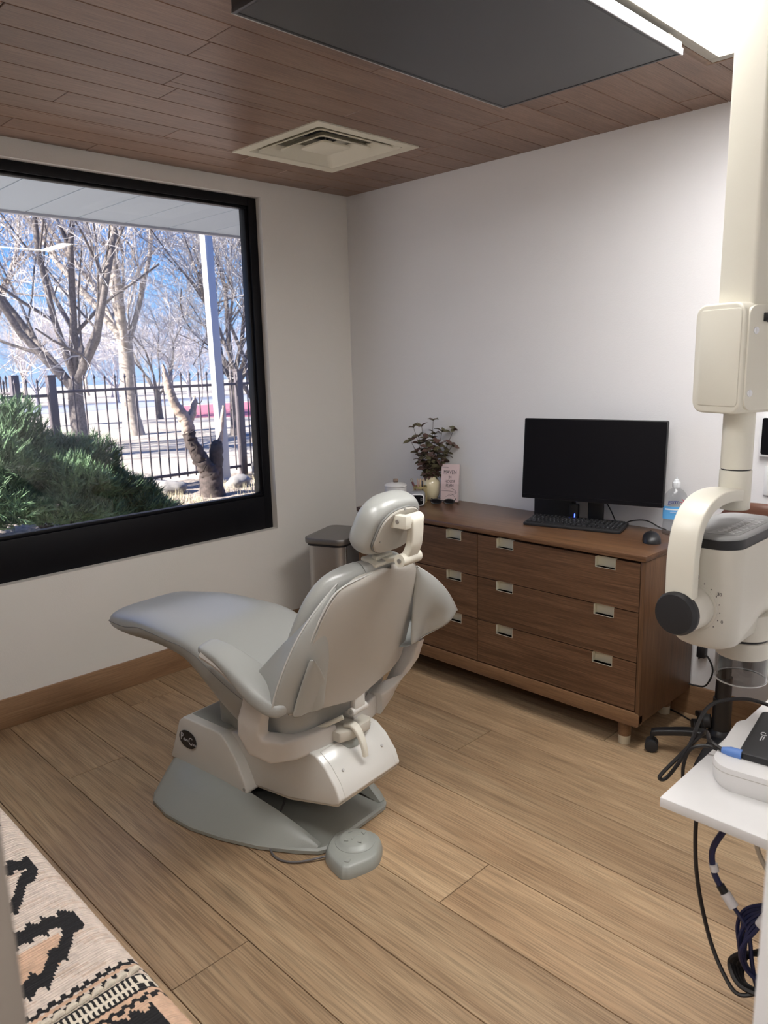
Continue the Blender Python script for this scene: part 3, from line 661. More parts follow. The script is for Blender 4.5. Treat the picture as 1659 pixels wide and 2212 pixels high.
# ------------------------------------------------------------------ bare trees
def bare_tree(seed, height, trunk_r, spread=1.0, limbs=5, dens=1.0, trunk_h=0.26, levels=4, lean=(0, 0)):
    rg = random.Random(seed); S = []          # (p0, p1, r0, r1, level)
    def grow(p, d, L_, r, lev):
        nseg = 4 if lev < 2 else 3
        q = Vector(p); dd = Vector(d); step = L_ / nseg; rr = r
        for i in range(nseg):
            dd = (dd + Vector((rg.gauss(0, 0.19), rg.gauss(0, 0.19), rg.gauss(0.05, 0.13)))).normalized()
            e_ = q + dd * step; r2 = rr * (0.84 if lev < 3 else 0.72)
            S.append((q.copy(), e_.copy(), rr, r2, lev))
            if lev < levels:
                nb = (2 if i > 0 else 1) if lev == 0 else (1 if rg.random() < 0.68 * dens else 0) + (1 if rg.random() < 0.8 else 0)
                for _ in range(nb):
                    u, w = frame_of(dd); a = rg.uniform(0, 2 * PI); tilt = math.radians(rg.uniform(24, 58)) * spread
                    nd = (dd * math.cos(tilt) + (u * math.cos(a) + w * math.sin(a)) * math.sin(tilt))
                    nd.z += 0.18
                    grow(e_ if rg.random() < .5 else q.lerp(e_, rg.random()), nd.normalized(), L_ * rg.uniform(0.42, 0.66), r2 * rg.uniform(0.45, 0.62), lev + 1)
            q, rr = e_, r2
    th = height * trunk_h; T = []
    q = Vector((0, 0, -0.1)); d = Vector((lean[0], lean[1], 1)).normalized(); rr = trunk_r * 1.35
    for i in range(4):
        e_ = q + (d + Vector((rg.gauss(0, .04), rg.gauss(0, .04), 0))).normalized() * (th / 4); r2 = trunk_r * (1.0 - 0.07 * i); T.append((q.copy(), e_.copy(), rr, r2, 0)); q, rr = e_, r2
    for i in range(limbs):
        a = 2 * PI * i / limbs + rg.uniform(-.4, .4); tilt = math.radians(rg.uniform(14, 46)) * spread
        nd = Vector((math.sin(tilt) * math.cos(a), math.sin(tilt) * math.sin(a), math.cos(tilt)))
        st_ = T[-1][0].lerp(T[-1][1], rg.uniform(0.1, 1.0))
        grow(st_, nd, height * (1 - trunk_h) * rg.uniform(0.62, 0.9), trunk_r * rg.uniform(0.32, 0.5), 0)
    return T, S
def seg_mesh(name, S, m, rmin, sides):
    p0 = np.array([list(s[0]) for s in S]); p1 = np.array([list(s[1]) for s in S]); r0 = np.maximum([s[2] for s in S], rmin); r1 = np.maximum([s[3] for s in S], rmin * 0.7)
    d = p1 - p0; d /= np.linalg.norm(d, axis=1, keepdims=True) + 1e-9
    a = np.where(np.abs(d[:, 2:3]) < 0.9, np.array([[0, 0, 1.0]]), np.array([[1.0, 0, 0]])); u = np.cross(d, a); u /= np.linalg.norm(u, axis=1, keepdims=True); w = np.cross(d, u)
    n = len(S); A = np.zeros((n, 2 * sides, 3))
    for j in range(sides):
        c_, s_ = math.cos(2 * PI * j / sides), math.sin(2 * PI * j / sides)
        A[:, j] = p0 + (u * c_ + w * s_) * r0[:, None]; A[:, sides + j] = p1 + (u * c_ + w * s_) * r1[:, None]
    base = (np.arange(n) * 2 * sides)[:, None]; F = np.concatenate([base + np.array([[j, (j + 1) % sides, sides + (j + 1) % sides, sides + j]]) for j in range(sides)], 0)
    me = raw_mesh(name, A.reshape(-1, 3), F, m)
    for p in me.polygons: p.use_smooth = True
    return me
def tree_meshes(seed, height, tr, mb, mt, rmin=0.006, **kw):
    T, S = bare_tree(seed, height, tr, **kw)
    lo = [s for s in S if s[4] <= 1]; hi = [s for s in S if s[4] > 1]
    return seg_mesh('trunk', T + [s for s in lo if s[4] == 0], mb, 0.02, 8), seg_mesh('branches', [s for s in lo if s[4] == 1], mb, 0.010, 4), seg_mesh('twigs', hi, mt, rmin, 3)
def plant_tree(meshes, loc, rz, sc, label, group=None):
    t = thing('bare_tree', label, 'tree', loc, 0, group)
    for nm, me in zip(('trunk', 'branches', 'twigs'), meshes):
        o = bpy.data.objects.new(nm, me); COL.objects.link(o); o.parent = t; o.rotation_euler.z = rz; o.scale = (sc, sc, sc)
        if nm == 'twigs': o['kind'] = 'stuff'
    return t
tA = tree_meshes(3, 8.2, 0.17, M['bark'], M['twig'], 0.0055, limbs=7, spread=1.05, dens=1.0, trunk_h=0.20)
tB = tree_meshes(8, 9.5, 0.22, M['bark_pale'], M['twig_w'], 0.0055, limbs=5, spread=0.85, trunk_h=0.26)
tC = tree_meshes(15, 6.0, 0.13, M['bark'], M['twig'], 0.0055, limbs=5, spread=0.9, trunk_h=0.22)
tD = tree_meshes(23, 9.0, 0.17, M['twig_far'], M['twig_far'], 0.013, levels=3, limbs=6, spread=1.1, trunk_h=0.2)
plant_tree(tA, (-11.3, 3.05, GZ), 0.6, 1.0, 'big spreading bare tree behind the fence post, left side of the window')
plant_tree(tB, (-15.0, 6.05, GZ), 1.9, 1.0, 'bare tree with a pale sunlit trunk on the middle of the lawn')
plant_tree(tC, (-19.8, 9.42, GZ), 0.2, 0.75, 'small dark bare tree beside the pink court')
plant_tree(tA, (-12.6, 7.6, GZ), 3.3, 0.88, 'bare tree with dense pale twigs behind the tall white post')
plant_tree(tC, (-10.8, 6.9, GZ), 4.4, 0.9, 'slender bare tree right of the white post near the window edge')
plant_tree(tA, (-13.5, -0.6, GZ), 2.2, 0.95, 'bare tree seen above the juniper at the left window edge')
plant_tree(tB, (-20.5, 4.3, GZ), 4.1, 0.95, 'pale bare tree farther back between the two large trees')
k = 0
for i in range(26):
    x_ = -30 - 13 * ((i * 7) % 5) / 4 - random.uniform(0, 3); y_ = -3 + i * 1.75 + random.uniform(-0.8, 0.8)
    plant_tree(tD if i % 3 else tB, (x_, y_, GZ), random.uniform(0, 6), random.uniform(0.40, 0.58), 'bare grey tree in the far row across the lawn', 'far row of bare trees')

# ================================================================== DRESSER
D = thing('dresser', 'long walnut six drawer dresser with brass finger pulls against the back wall', 'dresser', (1.38, -0.26, 0))
DX0, DX1, DYF, DYB, DT = 0.556, 2.200, -0.500, -0.020, 0.832
part(D, 'top', box(DX0 - 0.002, DX1 + 0.002, DYF - 0.006, DYB, 0.808, DT), M['walnut_top'], bevel=0.003)
part(D, 'side_panel', box(DX0, DX0 + 0.020, DYF, DYB, 0.125, 0.8078), M['walnut_v'], bevel=0.002)
part(D, 'side_panel', box(DX1 - 0.020, DX1, DYF, DYB, 0.125, 0.8078), M['walnut_v'], bevel=0.002)
part(D, 'bottom_rail', cat(prism(rrect(DX0, DX1, 0.112, 0.172, 0.012), DYF - 0.004, DYF + 0.03, 1), box(DX0 + 0.02, DX1 - 0.02, DYF + 0.03, DYB, 0.13, 0.16)), M['walnut_rail'], bevel=0.002)
part(D, 'back_panel', box(DX0 + 0.02, DX1 - 0.02, DYB - 0.012, DYB, 0.16, 0.808), M['walnut_v'])
part(D, 'divider', box(1.366, 1.378, DYF + 0.03, DYB - 0.012, 0.16, 0.808), M['walnut_v'])
rows = [(0.5985, 0.797), (0.3885, 0.5945), (0.178, 0.3845)]
def drawer(x0, x1, z0, z1, pulls):
    """front with square notches at the top edge and a brass plate behind each"""
    pts = [(x0, z0), (x1, z0), (x1, z1)]
    for a in sorted(pulls, reverse=True): pts += [(a + 0.045, z1), (a + 0.045, z1 - 0.042), (a - 0.045, z1 - 0.042), (a - 0.045, z1)]
    pts += [(x0, z1)]
    V, F = [], []
    xs = sorted({x0, x1} | {a - 0.045 for a in pulls} | {a + 0.045 for a in pulls})
    gs = []
    bm = bmesh.new(); vs = [bm.verts.new((a, DYF + 0.002, b)) for a, b in pts]; f = bm.faces.new(vs)
    r = bmesh.ops.extrude_face_region(bm, geom=[f]); 
    for v_ in r['geom']:
        if isinstance(v_, bmesh.types.BMVert): v_.co.y += 0.020
    bmesh.ops.triangulate(bm, faces=[f_ for f_ in bm.faces if len(f_.verts) > 4])
    bm.verts.index_update(); g = ([tuple(v_.co) for v_ in bm.verts], [tuple(v_.index for v_ in f_.verts) for f_ in bm.faces]); bm.free()
    d = part(D, 'drawer', g, M['walnut'], ang=30)
    part(d, 'drawer_box', cat(box(x0 + 0.01, x1 - 0.01, DYF + 0.055, DYB - 0.05, z0 + 0.01, z0 + 0.02), box(x0 + 0.01, x0 + 0.022, DYF + 0.055, DYB - 0.05, z0 + 0.02, z1 - 0.05), box(x1 - 0.022, x1 - 0.01, DYF + 0.055, DYB - 0.05, z0 + 0.02, z1 - 0.05), box(x0 + 0.01, x1 - 0.01, DYF + 0.046, DYF + 0.055, z0 + 0.01, z1 - 0.004)), M['walnut_v'])
    for a in pulls:
        part(d, 'finger_pull', cat(box(a - 0.046, a + 0.046, DYF + 0.022, DYF + 0.0235, z1 - 0.046, z1 - 0.001), box(a - 0.0452, a - 0.044, DYF - 0.001, DYF + 0.0225, z1 - 0.043, z1), box(a + 0.044, a + 0.0452, DYF - 0.001, DYF + 0.0225, z1 - 0.043, z1), box(a - 0.044, a + 0.044, DYF - 0.001, DYF + 0.0225, z1 - 0.0432, z1 - 0.042)), M['brass'], smooth=False, label='brass plate in a square notch')
for z0, z1 in rows:
    drawer(DX0 + 0.023, 1.370, z0, z1, [1.229] if True else [])
    drawer(1.374, DX1 - 0.023, z0, z1, [1.529, 2.027])
for lx in (DX0 + 0.085, DX1 - 0.088):
    for ly in (DYF + 0.055, DYB - 0.055):
        L_ = part(D, 'leg', cat(cyl((lx, ly, 0.112), (lx, ly, 0.098), 0.036), cyl((lx, ly, 0.099), (lx, ly, 0.036), 0.029, 0.0255)), M['walnut_rail'])
        part(L_, 'brass_ferrule', cyl((lx, ly, 0.037), (lx, ly, 0.0), 0.0256, 0.0245), M['brass'])

# ------------------------------------------------------------------ computer on the dresser
yaw = 0.24
mon = thing('monitor', 'wide black computer monitor standing on the dresser', 'monitor', (1.759, -0.140, DT), yaw)
MW, MH, tl = 0.640, 0.372, 0.08
def mloc(g): return xf(g, Matrix.Translation((0, -0.051, 1.137 - DT)) @ Matrix.Rotation(-tl, 4, 'X'))
part(mon, 'housing', mloc(cat(prism(rrect(-MW / 2, MW / 2, -MH / 2, MH / 2, 0.006, 3), 0.0, 0.018, 1), prism(rrect(-0.2, 0.2, -0.12, 0.1, 0.02), 0.018, 0.038, 1))), M['black'], local=True, bevel=0.002)
part(mon, 'screen', mloc(box(-MW / 2 + 0.005, MW / 2 - 0.005, -0.0012, 0.0002, -MH / 2 + 0.020, MH / 2 - 0.005)), M['screen'], local=True, smooth=False)
part(mon, 'chin', mloc(box(-MW / 2 + 0.004, MW / 2 - 0.004, -0.0022, 0.0002, -MH / 2 + 0.003, -MH / 2 + 0.019)), M['screen'], local=True)
part(mon, 'stand_neck', cat(box(-0.035, 0.035, 0.036, 0.060, 0.010, 0.32), box(-0.03, 0.03, -0.016, 0.040, 0.255, 0.318)), M['black'], local=True, bevel=0.004)
part(mon, 'stand_base', prism([(-0.085, 0.105), (-0.085, 0.050), (-0.05, 0.026), (0.06, 0.026), (0.115, 0.050), (0.115, 0.105)], 0.0, 0.012), M['black'], local=True, bevel=0.004)
pc = thing('desktop_computer', 'small black desktop computer box behind the monitor', 'computer', (1.525, -0.090, DT), yaw)
part(pc, 'case', box(-0.095, 0.095, -0.028, 0.03, 0.004, 0.178), M['black_m'], local=True, bevel=0.004)
part(pc, 'feet', cat(*[cyl((a, b, 0), (a, b, 0.005), 0.006) for a in (-0.08, 0.08) for b in (-0.018, 0.02)]), M['black'], local=True)
dk = thing('usb_dock', 'small black hub box with a blue light beneath the monitor', 'hub', (1.645, -0.112, DT), yaw)
part(dk, 'case', prism(rrect(-0.022, 0.022, 0, 0.085, 0.006), -0.012, 0.012, 1), M['black'], local=True, bevel=0.002)
part(dk, 'led', box(0.004, 0.009, -0.0135, -0.0118, 0.020, 0.040), M['led'], local=True)

kb = thing('keyboard', 'full size black keyboard on the dresser in front of the monitor', 'keyboard', (1.706, -0.203, DT), yaw - 0.01)
KW, KD = 0.448, 0.150
sl = Matrix.Rotation(0.075, 4, 'X')
part(kb, 'case', xf(prism(rrect(-KW / 2, KW / 2, -KD / 2, KD / 2, 0.008), 0.0, 0.014), Matrix.Translation((0, 0, 0.006)) @ sl), M['black_m'], local=True, bevel=0.003)
key_me = _mesh('key', loft([[(a, b, 0) for a, b in ((-.0085, -.0085), (.0085, -.0085), (.0085, .0085), (-.0085, .0085))], [(a, b, 0.0065) for a, b in ((-.0068, -.0066), (.0068, -.0066), (.0068, .0074), (-.0068, .0074))]]), M['black'], smooth=False)
leg_me = _mesh('legend', cat(box(-0.0015, 0.0006, 0.0, 0.0026, 0.0066, 0.0068)), M['white_lab'], smooth=False)
kbm = Matrix.Translation((0, 0, 0.006)) @ sl
krow = [(-0.060, [(0, 1.25), (1, 1.25), (2.3, 1.25), (5.9, 5.6), (9.6, 1.25), (10.9, 1.25), (12.2, 1.25), (13.6, 1.25)])]
def put_key(cx, cy, w_=1.0):
    mt = kbm @ Matrix.Translation((cx, cy, 0.0142)) @ Matrix.Diagonal((w_ * 1.02, 1, 1, 1))
    k_ = shared(kb, 'key', key_me, mt)
    l_ = bpy.data.objects.new('legend', leg_me); COL.objects.link(l_); l_.parent = k_; l_.matrix_local = Matrix.Diagonal((1 / w_, 1, 1, 1))
U = 0.0189
for ri in range(6):
    cy_ = -0.056 + ri * 0.0205 + (0.006 if ri == 5 else 0)
    x = -KW / 2 + 0.012
    widths = {0: [1.25, 1.25, 1.25, 6.25, 1.25, 1.25, 1.25, 1.25], 1: [2.25] + [1] * 10 + [2.75], 2: [1.75] + [1] * 11 + [2.25], 3: [1.5] + [1] * 12 + [1.5], 4: [1] * 13 + [2], 5: [1] * 15}[ri]
    for w_ in widths:
        put_key(x + w_ * U / 2, cy_, w_); x += w_ * U
    x = -KW / 2 + 0.012 + 15.25 * U
    for c_ in range(3):
        if (ri == 1 and c_ != 1) or ri == 2: continue
        put_key(x + (c_ + .5) * U, cy_)
    x += 3.25 * U
    for c_ in range(4):
        put_key(x + (c_ + .5) * U, cy_)
part(kb, 'foot', cat(box(-0.20, -0.17, 0.055, 0.065, 0.0, 0.012), box(0.17, 0.20, 0.055, 0.065, 0.0, 0.012)), M['black'], local=True)

ms = thing('computer_mouse', 'black wireless mouse near the right end of the dresser', 'mouse', (2.100, -0.255, DT), 0.55)
mr = []
for s_, a, h in ((-0.062, 0.014, 0.012), (-0.053, 0.030, 0.025), (-0.032, 0.036, 0.038), (-0.006, 0.0355, 0.043), (0.024, 0.034, 0.038), (0.048, 0.031, 0.026), (0.061, 0.021, 0.014)):
    mr.append([(a * math.cos(t) , s_, 0.001 + h * max(0, math.sin(t)) ** 0.7 if math.sin(t) > 0 else 0.001) for t in [2 * PI * i / 18 for i in range(18)]])
part(ms, 'body', loft(mr), M['black'], local=True, ang=60)
part(ms, 'wheel', mv(cyl((-0.003, 0, 0), (0.003, 0, 0), 0.009), 0, 0.034, 0.030), M['black_m'], local=True)
part(ms, 'button_seam', tube([(0, 0.014, 0.0415), (0, 0.034, 0.0345), (0, 0.055, 0.020)], 0.0009, 5), M['joint'], local=True)

bt = thing('sanitizer_bottle', 'clear plastic hand sanitizer bottle with blue label beside the monitor', 'bottle', (2.115, -0.075, DT), 0.55)
prof = [(0.040, 0.0), (0.046, 0.004), (0.047, 0.012), (0.045, 0.05), (0.044, 0.07), (0.047, 0.075), (0.0475, 0.135), (0.046, 0.155), (0.039, 0.178), (0.026, 0.195), (0.014, 0.203), (0.0135, 0.212)]
part(bt, 'bottle_body', lathe(prof, (0, 0, 0), 28, 1.08, 0.72), M['pet'], local=True, ang=60)
part(bt, 'cap', cat(lathe([(0.016, 0.206), (0.017, 0.209), (0.0165, 0.228), (0.012, 0.231), (0.009, 0.240), (0.004, 0.243)], (0, 0, 0), 20), cyl((0, 0, 0.242), (0, 0, 0.25), 0.003)), M['white_lab'], local=True, ang=40)
def curved_label(z0, z1, a0, a1, r, sx_, sy_, off=0.0006, n=14):
    g = [[((r + off) * sx_ * math.cos(math.radians(a0 + (a1 - a0) * j / n)), (r + off) * sy_ * math.sin(math.radians(a0 + (a1 - a0) * j / n)), z0 + (z1 - z0) * i) for j in range(n + 1)] for i in (0, 1)]
    return sheet(g, 0.0006)
lb = part(bt, 'label', curved_label(0.072, 0.128, 195, 345, 0.0482, 1.08, 0.72), M['blue_lab'], local=True, ang=60)
part(lb, 'label_band', curved_label(0.112, 0.118, 215, 325, 0.0486, 1.08, 0.72), M['white_lab'], local=True)
a_ = 0.55
def bw(x_, y_, z_): return WM[bt.name] @ Vector((x_, y_, z_))
fx, fy = (math.cos(a_), math.sin(a_), 0), (0, 0, 1)
place_text(bt, 'lettering', 'germ', 0.026, M['navy_ink'], bw(-0.012, -0.0368, 0.149), fx, fy, space=0.9, sxy=(0.95, 1))
place_text(bt, 'lettering', '-X', 0.028, M['red_ink'], bw(0.026, -0.0335, 0.150), fx, fy, space=0.8)
place_text(bt, 'lettering', 'moisturizing', 0.010, M['white_lab'], bw(0, -0.0368, 0.104), fx, fy)
part(bt, 'seal', mv(cyl((0, 0, 0), (0, 0.001, 0), 0.010), 0.027, -0.0335, 0.082, 0.25), M['black'], local=True)

# ------------------------------------------------------------------ things at the left end of the dresser
jr = thing('lidded_jar', 'white ceramic jar with a lid and brown wood knob', 'jar', (0.668, -0.315, DT))
part(jr, 'body', lathe([(0.045, 0), (0.052, 0.004), (0.058, 0.05), (0.060, 0.098), (0.057, 0.098), (0.054, 0.01)], (0.668, -0.315, DT), 36), M['ceramic'], ang=50)
part(jr, 'lid', lathe([(0.061, 0.100), (0.061, 0.106), (0.050, 0.113), (0.02, 0.119), (0.001, 0.120)], (0.668, -0.315, DT), 36), M['ceramic'], ang=50)
part(jr, 'knob', mv(cat(rod([((-0.013, 0, 0), 0.007), ((-0.010, 0, 0.001), 0.0105), ((0.010, 0, 0.001), 0.0105), ((0.014, 0, 0), 0.007)], 14)), 0.668, -0.315, DT + 0.129, 0.7), M['knobwood'])

cp = thing('pencil_cup', 'gold wire pencil cup behind the grey cube device', 'cup', (0.738, -0.195, DT))
cx_, cy_ = 0.738, -0.195
wires = []
for z_ in (0.004, 0.030, 0.055, 0.088): wires.append(tube([(cx_ + 0.036 * math.cos(t), cy_ + 0.036 * math.sin(t), DT + z_) for t in np.linspace(0, 2 * PI, 25)], 0.0016, 5, smooth=False))
for t in np.linspace(0, 2 * PI, 25)[:-1]: wires.append(cyl((cx_ + 0.036 * math.cos(t), cy_ + 0.036 * math.sin(t), DT + 0.004), (cx_ + 0.036 * math.cos(t), cy_ + 0.036 * math.sin(t), DT + 0.088), 0.0011, n=4))
part(cp, 'wire_frame', cat(*wires), M['gold'], kind='stuff')
part(cp, 'rim', lathe([(0.0355, 0.080), (0.0375, 0.080), (0.0375, 0.091), (0.0355, 0.091)], (cx_, cy_, DT), 28, caps=(False, False)), M['gold'])
part(cp, 'base', lathe([(0.036, 0), (0.036, 0.003)], (cx_, cy_, DT), 28), M['gold'])
pcs = [(-0.012, -0.006, 0.135, 'pencil_pk', 'short pink pencil, leftmost of those in the gold cup'), (-0.002, 0.006, 0.136, 'pencil', 'tan pencil just right of the pink one in the gold cup'), (0.006, -0.008, 0.134, 'pencil', 'tan pencil in the middle of the gold cup'), (0.013, 0.008, 0.137, 'pencil', 'tan pencil beside the dark one in the gold cup'), (0.020, -0.004, 0.136, 'black', 'dark pencil at the right side of the gold cup')]
for dx, dy, h, mm_, lab in pcs:
    t_ = thing('pencil', lab, 'pencil', (cx_ + dx, cy_ + dy, DT + 0.004), 0, 'pencils in the gold cup')
    part(t_, 'barrel', cyl((cx_ + dx * 0.8, cy_ + dy, DT + 0.004), (cx_ + dx, cy_ + dy, DT + h - 0.014), 0.0036, n=6), M[mm_])
    part(t_, 'tip', cat(cyl((cx_ + dx, cy_ + dy, DT + h - 0.014), (cx_ + dx, cy_ + dy, DT + h - 0.002), 0.0036, 0.001, n=6)), M['pencil'])
    part(t_, 'lead', cyl((cx_ + dx, cy_ + dy, DT + h - 0.004), (cx_ + dx, cy_ + dy, DT + h), 0.0013, 0.0004, n=6), M['ink'])
t_ = thing('pen', 'maroon pen leaning left in the gold cup', 'pen', (cx_, cy_ - 0.02, DT + 0.004))
part(t_, 'barrel', cyl((cx_ + 0.012, cy_ - 0.02, DT + 0.006), (cx_ - 0.038, cy_ - 0.022, DT + 0.112), 0.006, n=12), M['pencil_rd'])
part(t_, 'ring', mv(tube([(0.008 * math.cos(t), 0, 0.008 * math.sin(t)) for t in np.linspace(0, 2 * PI, 17)], 0.0015, 6, smooth=False), cx_ - 0.042, cy_ - 0.022, DT + 0.122), M['gold'])

ck = thing('cube_device', 'small grey cube device with a rounded black and white face', 'device', (0.787, -0.272, DT), 0.66)
part(ck, 'body', prism(rrect(-0.039, 0.039, 0.0, 0.074, 0.016), -0.025, 0.040, 1), M['fabric_gr'], local=True, bevel=0.003)
part(ck, 'bezel', prism(rrect(-0.031, 0.038, 0.004, 0.068, 0.018), -0.036, -0.0255, 1), M['switch'], local=True, bevel=0.003)
part(ck, 'display', prism(rrect(-0.024, 0.034, 0.010, 0.062, 0.014), -0.0375, -0.0355, 1), M['screen'], local=True)
part(ck, 'icon', cat(rectframe(0, 0.008, 0, 0.012, 0.001, 0, 0.0006)) if False else xf(rectframe(0, 0.008, 0, 0.014, 0.001, 0, 0.0006), Matrix.Translation((0.020, -0.0372, 0.032)) @ Matrix.Rotation(PI / 2, 4, 'X')), M['silver_ink'], local=True)
part(ck, 'side_print', cat(*[box(-0.0393, -0.0389, -0.018 + 0.006 * i, -0.014 + 0.006 * i, 0.02 + 0.008 * (i % 3), 0.034 + 0.006 * (i % 2)) for i in range(5)]), M['silver_ink'], local=True)

vs = thing('cream_vase', 'round cream glazed vase holding artificial leafy stems', 'vase', (0.722, -0.090, DT))
vp = [(0.030, 0), (0.036, 0.003), (0.048, 0.035), (0.053, 0.072), (0.050, 0.098), (0.040, 0.115), (0.032, 0.122), (0.033, 0.130), (0.029, 0.130), (0.028, 0.120), (0.044, 0.09), (0.045, 0.05), (0.025, 0.008)]
part(vs, 'body', lathe(vp, (0.722, -0.090, DT), 36, caps=(True, True)), M['cream_gl'], ang=70)
af = thing('leafy_stems', 'artificial stems with olive and plum leaves standing in the cream vase', 'plant', (0.722, -0.090, DT + 0.05))
def leafmesh(m, L_=0.043, w_=0.026):
    g = [[(w_ / 2 * math.sin(PI * min(max(u, 0.02), 0.98)) ** 0.8 * s, L_ * u, 0.004 * math.sin(PI * u) - 0.008 * u * u + 0.003 * abs(s)) for s in (-1, 0, 1)] for u in (0, 0.2, 0.45, 0.7, 0.88, 1.0)]
    return _mesh('leaf', sheet(g, 0.0008), m, ang=60)
lmA, lmB = leafmesh(M['leaf_a']), leafmesh(M['leaf_b'])
rg = random.Random(5)
tips = [(-0.105, 0.0, 0.40), (-0.055, -0.02, 0.405), (0.020, 0.01, 0.435), (0.075, -0.01, 0.375), (0.150, -0.03, 0.385), (-0.125, -0.02, 0.33), (0.135, -0.04, 0.30), (0.110, 0.0, 0.255), (-0.085, -0.03, 0.265), (0.02, -0.05, 0.32), (-0.03, -0.04, 0.34), (0.055, -0.045, 0.30), (-0.045, 0.02, 0.27), (0.05, 0.02, 0.25), (0.0, -0.06, 0.235), (-0.02, -0.06, 0.275), (0.03, 0.01, 0.36), (-0.06, -0.05, 0.225), (0.07, -0.05, 0.22), (-0.075, 0.0, 0.35)]
ux, uy = Vector((0.706, 0.708, 0)), Vector((0.70, -0.69, 0))        # leaf spread across / towards the room
for i, (a, b, h) in enumerate(tips):
    base = Vector((0.722, -0.090, DT + 0.05)); top = Vector((0.722, -0.090, DT)) + ux * a * 0.86 - uy * b * 0 + uy * (-b) * 0.9 + Vector((0, 0, h))
    top.y = min(top.y, -0.022)
    mid = base.lerp(top, 0.45) + Vector((0, 0, 0.03)) - (top - base) * 0.06; neck = Vector((0.722 + 0.012 * math.cos(i), -0.090 + 0.012 * math.sin(i), DT + 0.128))
    pth = catmull([base, neck, mid, top], 6)
    s_ = part(af, 'stem', tube([base, neck, mid, top], 0.0015, 5, 6, radii=[0.0018, 0.0012]), M['stem'])
    for q_ in ([6, 8, 10, 12, 14, 16, 18] if i > 8 else [7, 9, 11, 13, 15, 18]):
        if q_ >= len(pth): q_ = len(pth) - 1
        pos = pth[q_]; d_ = (pth[min(q_ + 1, len(pth) - 1)] - pth[q_ - 1]).normalized(); u, w = frame_of(d_); a0 = rg.uniform(0, 6)
        for k_ in range(3 if q_ < 18 else 4):
            t = a0 + k_ * 2 * PI / (3 if q_ < 18 else 4)
            out = (u * math.cos(t) + w * math.sin(t)) * 0.85 + d_ * rg.uniform(0.25, 0.7); out.normalize()
            if (pos + out * 0.03).y > -0.004: out.y = -abs(out.y); out.normalize()
            xax = (out.cross(d_ + Vector((0.01, 0, 0))).normalized() + Vector((0, 0, rg.uniform(-0.6, 0.6))) + d_ * rg.uniform(-0.9, 0.9)); xax = (xax - out * xax.dot(out)).normalized(); zax = xax.cross(out).normalized()
            mt = Matrix((xax, out, zax)).transposed().to_4x4(); sc_ = rg.uniform(0.75, 1.15); mt = mt @ Matrix.Diagonal((sc_, sc_, sc_, 1)); mt.translation = pos
            o = bpy.data.objects.new('leaf', lmA if rg.random() < 0.55 else lmB); COL.objects.link(o); o.parent = af; o.matrix_local = WM[af.name].inverted() @ mt

br = thing('brochure_stand', 'clear stand of pale pink leaflets beside the cream vase', 'leaflets', (0.862, -0.100, DT), 0.42)
tk = Matrix.Rotation(-0.16, 4, 'X')
part(br, 'leaflets', xf(cat(*[box(-0.050, 0.050, 0.002 + 0.0016 * i, 0.0033 + 0.0016 * i, 0.003, 0.205 + 0.0005 * i) for i in range(7)]), tk), M['pink'], local=True, smooth=False)
part(br, 'holder', xf(cat(box(-0.055, 0.055, 0.0135, 0.0155, 0.0, 0.16), box(-0.055, -0.053, -0.022, 0.0155, 0.0, 0.10), box(0.053, 0.055, -0.022, 0.0155, 0.0, 0.10), box(-0.055, 0.055, -0.012, -0.010, 0.0, 0.10), box(-0.055, 0.055, -0.022, 0.0155, 0.0, 0.002)), tk), M['acrylic'], local=True, smooth=False)
WMb = WM[br.name] @ tk
def onb(x_, z_): return WMb @ Vector((x_, 0.0014, z_))
bx_ = WMb.to_3x3() @ Vector((1, 0, 0)); by_ = WMb.to_3x3() @ Vector((0, 0, 1))
for tx, z_, sz in (('MAVEN', 0.163, 0.030), ('IN', 0.136, 0.022), ('HOUSE', 0.113, 0.024), ('PLAN', 0.091, 0.024)):
    place_text(br, 'lettering', tx, sz, M['ink'], onb(0, z_), bx_, by_, sxy=(0.72, 1.0), space=1.05)
part(br, 'printed_lines', xf(cat(box(-0.045, -0.01, 0.0010, 0.0018, 0.190, 0.1915), box(-0.032, 0.03, 0.0010, 0.0018, 0.148, 0.1488), tube([(-0.03, 0.0014, 0.074), (0, 0.0014, 0.078), (0.028, 0.0014, 0.068), (0.040, 0.0014, 0.052)], 0.0008, 4), tube([(-0.045, 0.0014, 0.062), (0.01, 0.0014, 0.060), (0.036, 0.0014, 0.05), (0.0, 0.0014, 0.036)], 0.0008, 4), tube([(-0.02, 0.0014, 0.03), (0.01, 0.0014, 0.046), (0.03, 0.0014, 0.03)], 0.0007, 4)), tk), M['ink'], local=True)

sg = thing('sunglasses', 'dark sunglasses lying on the dresser before the pink leaflets', 'sunglasses', (0.868, -0.160, DT), 0.62)
def lens(cx): return xf(prism([(cx + 0.026 * math.cos(t) ** 1.0, 0.013 + 0.012 * math.sin(t)) for t in np.linspace(0, 2 * PI, 21)[:-1]], -0.0015, 0.0015, 1), Matrix.Identity(4))
part(sg, 'frame', cat(*[tube([(c_ + 0.029 * math.cos(t), 0, 0.0145 + 0.0125 * math.sin(t)) for t in np.linspace(0, 2 * PI, 25)], 0.0028, 6, smooth=False) for c_ in (-0.035, 0.035)], tube([(-0.008, 0, 0.019), (0, -0.002, 0.021), (0.008, 0, 0.019)], 0.003, 6)), M['black'], local=True)
for c_ in (-0.035, 0.035): part(sg, 'lens', xf(lens(c_), Matrix.Translation((0, 0, 0.0015))), M['screen'], local=True)
for c_ in (-1, 1): part(sg, 'temple', tube([(c_ * 0.065, 0, 0.020), (c_ * 0.067, 0.05, 0.020), (c_ * 0.060, 0.10, 0.006), (c_ * 0.05, 0.125, 0.003)], 0.0028, 6), M['black'], local=True)

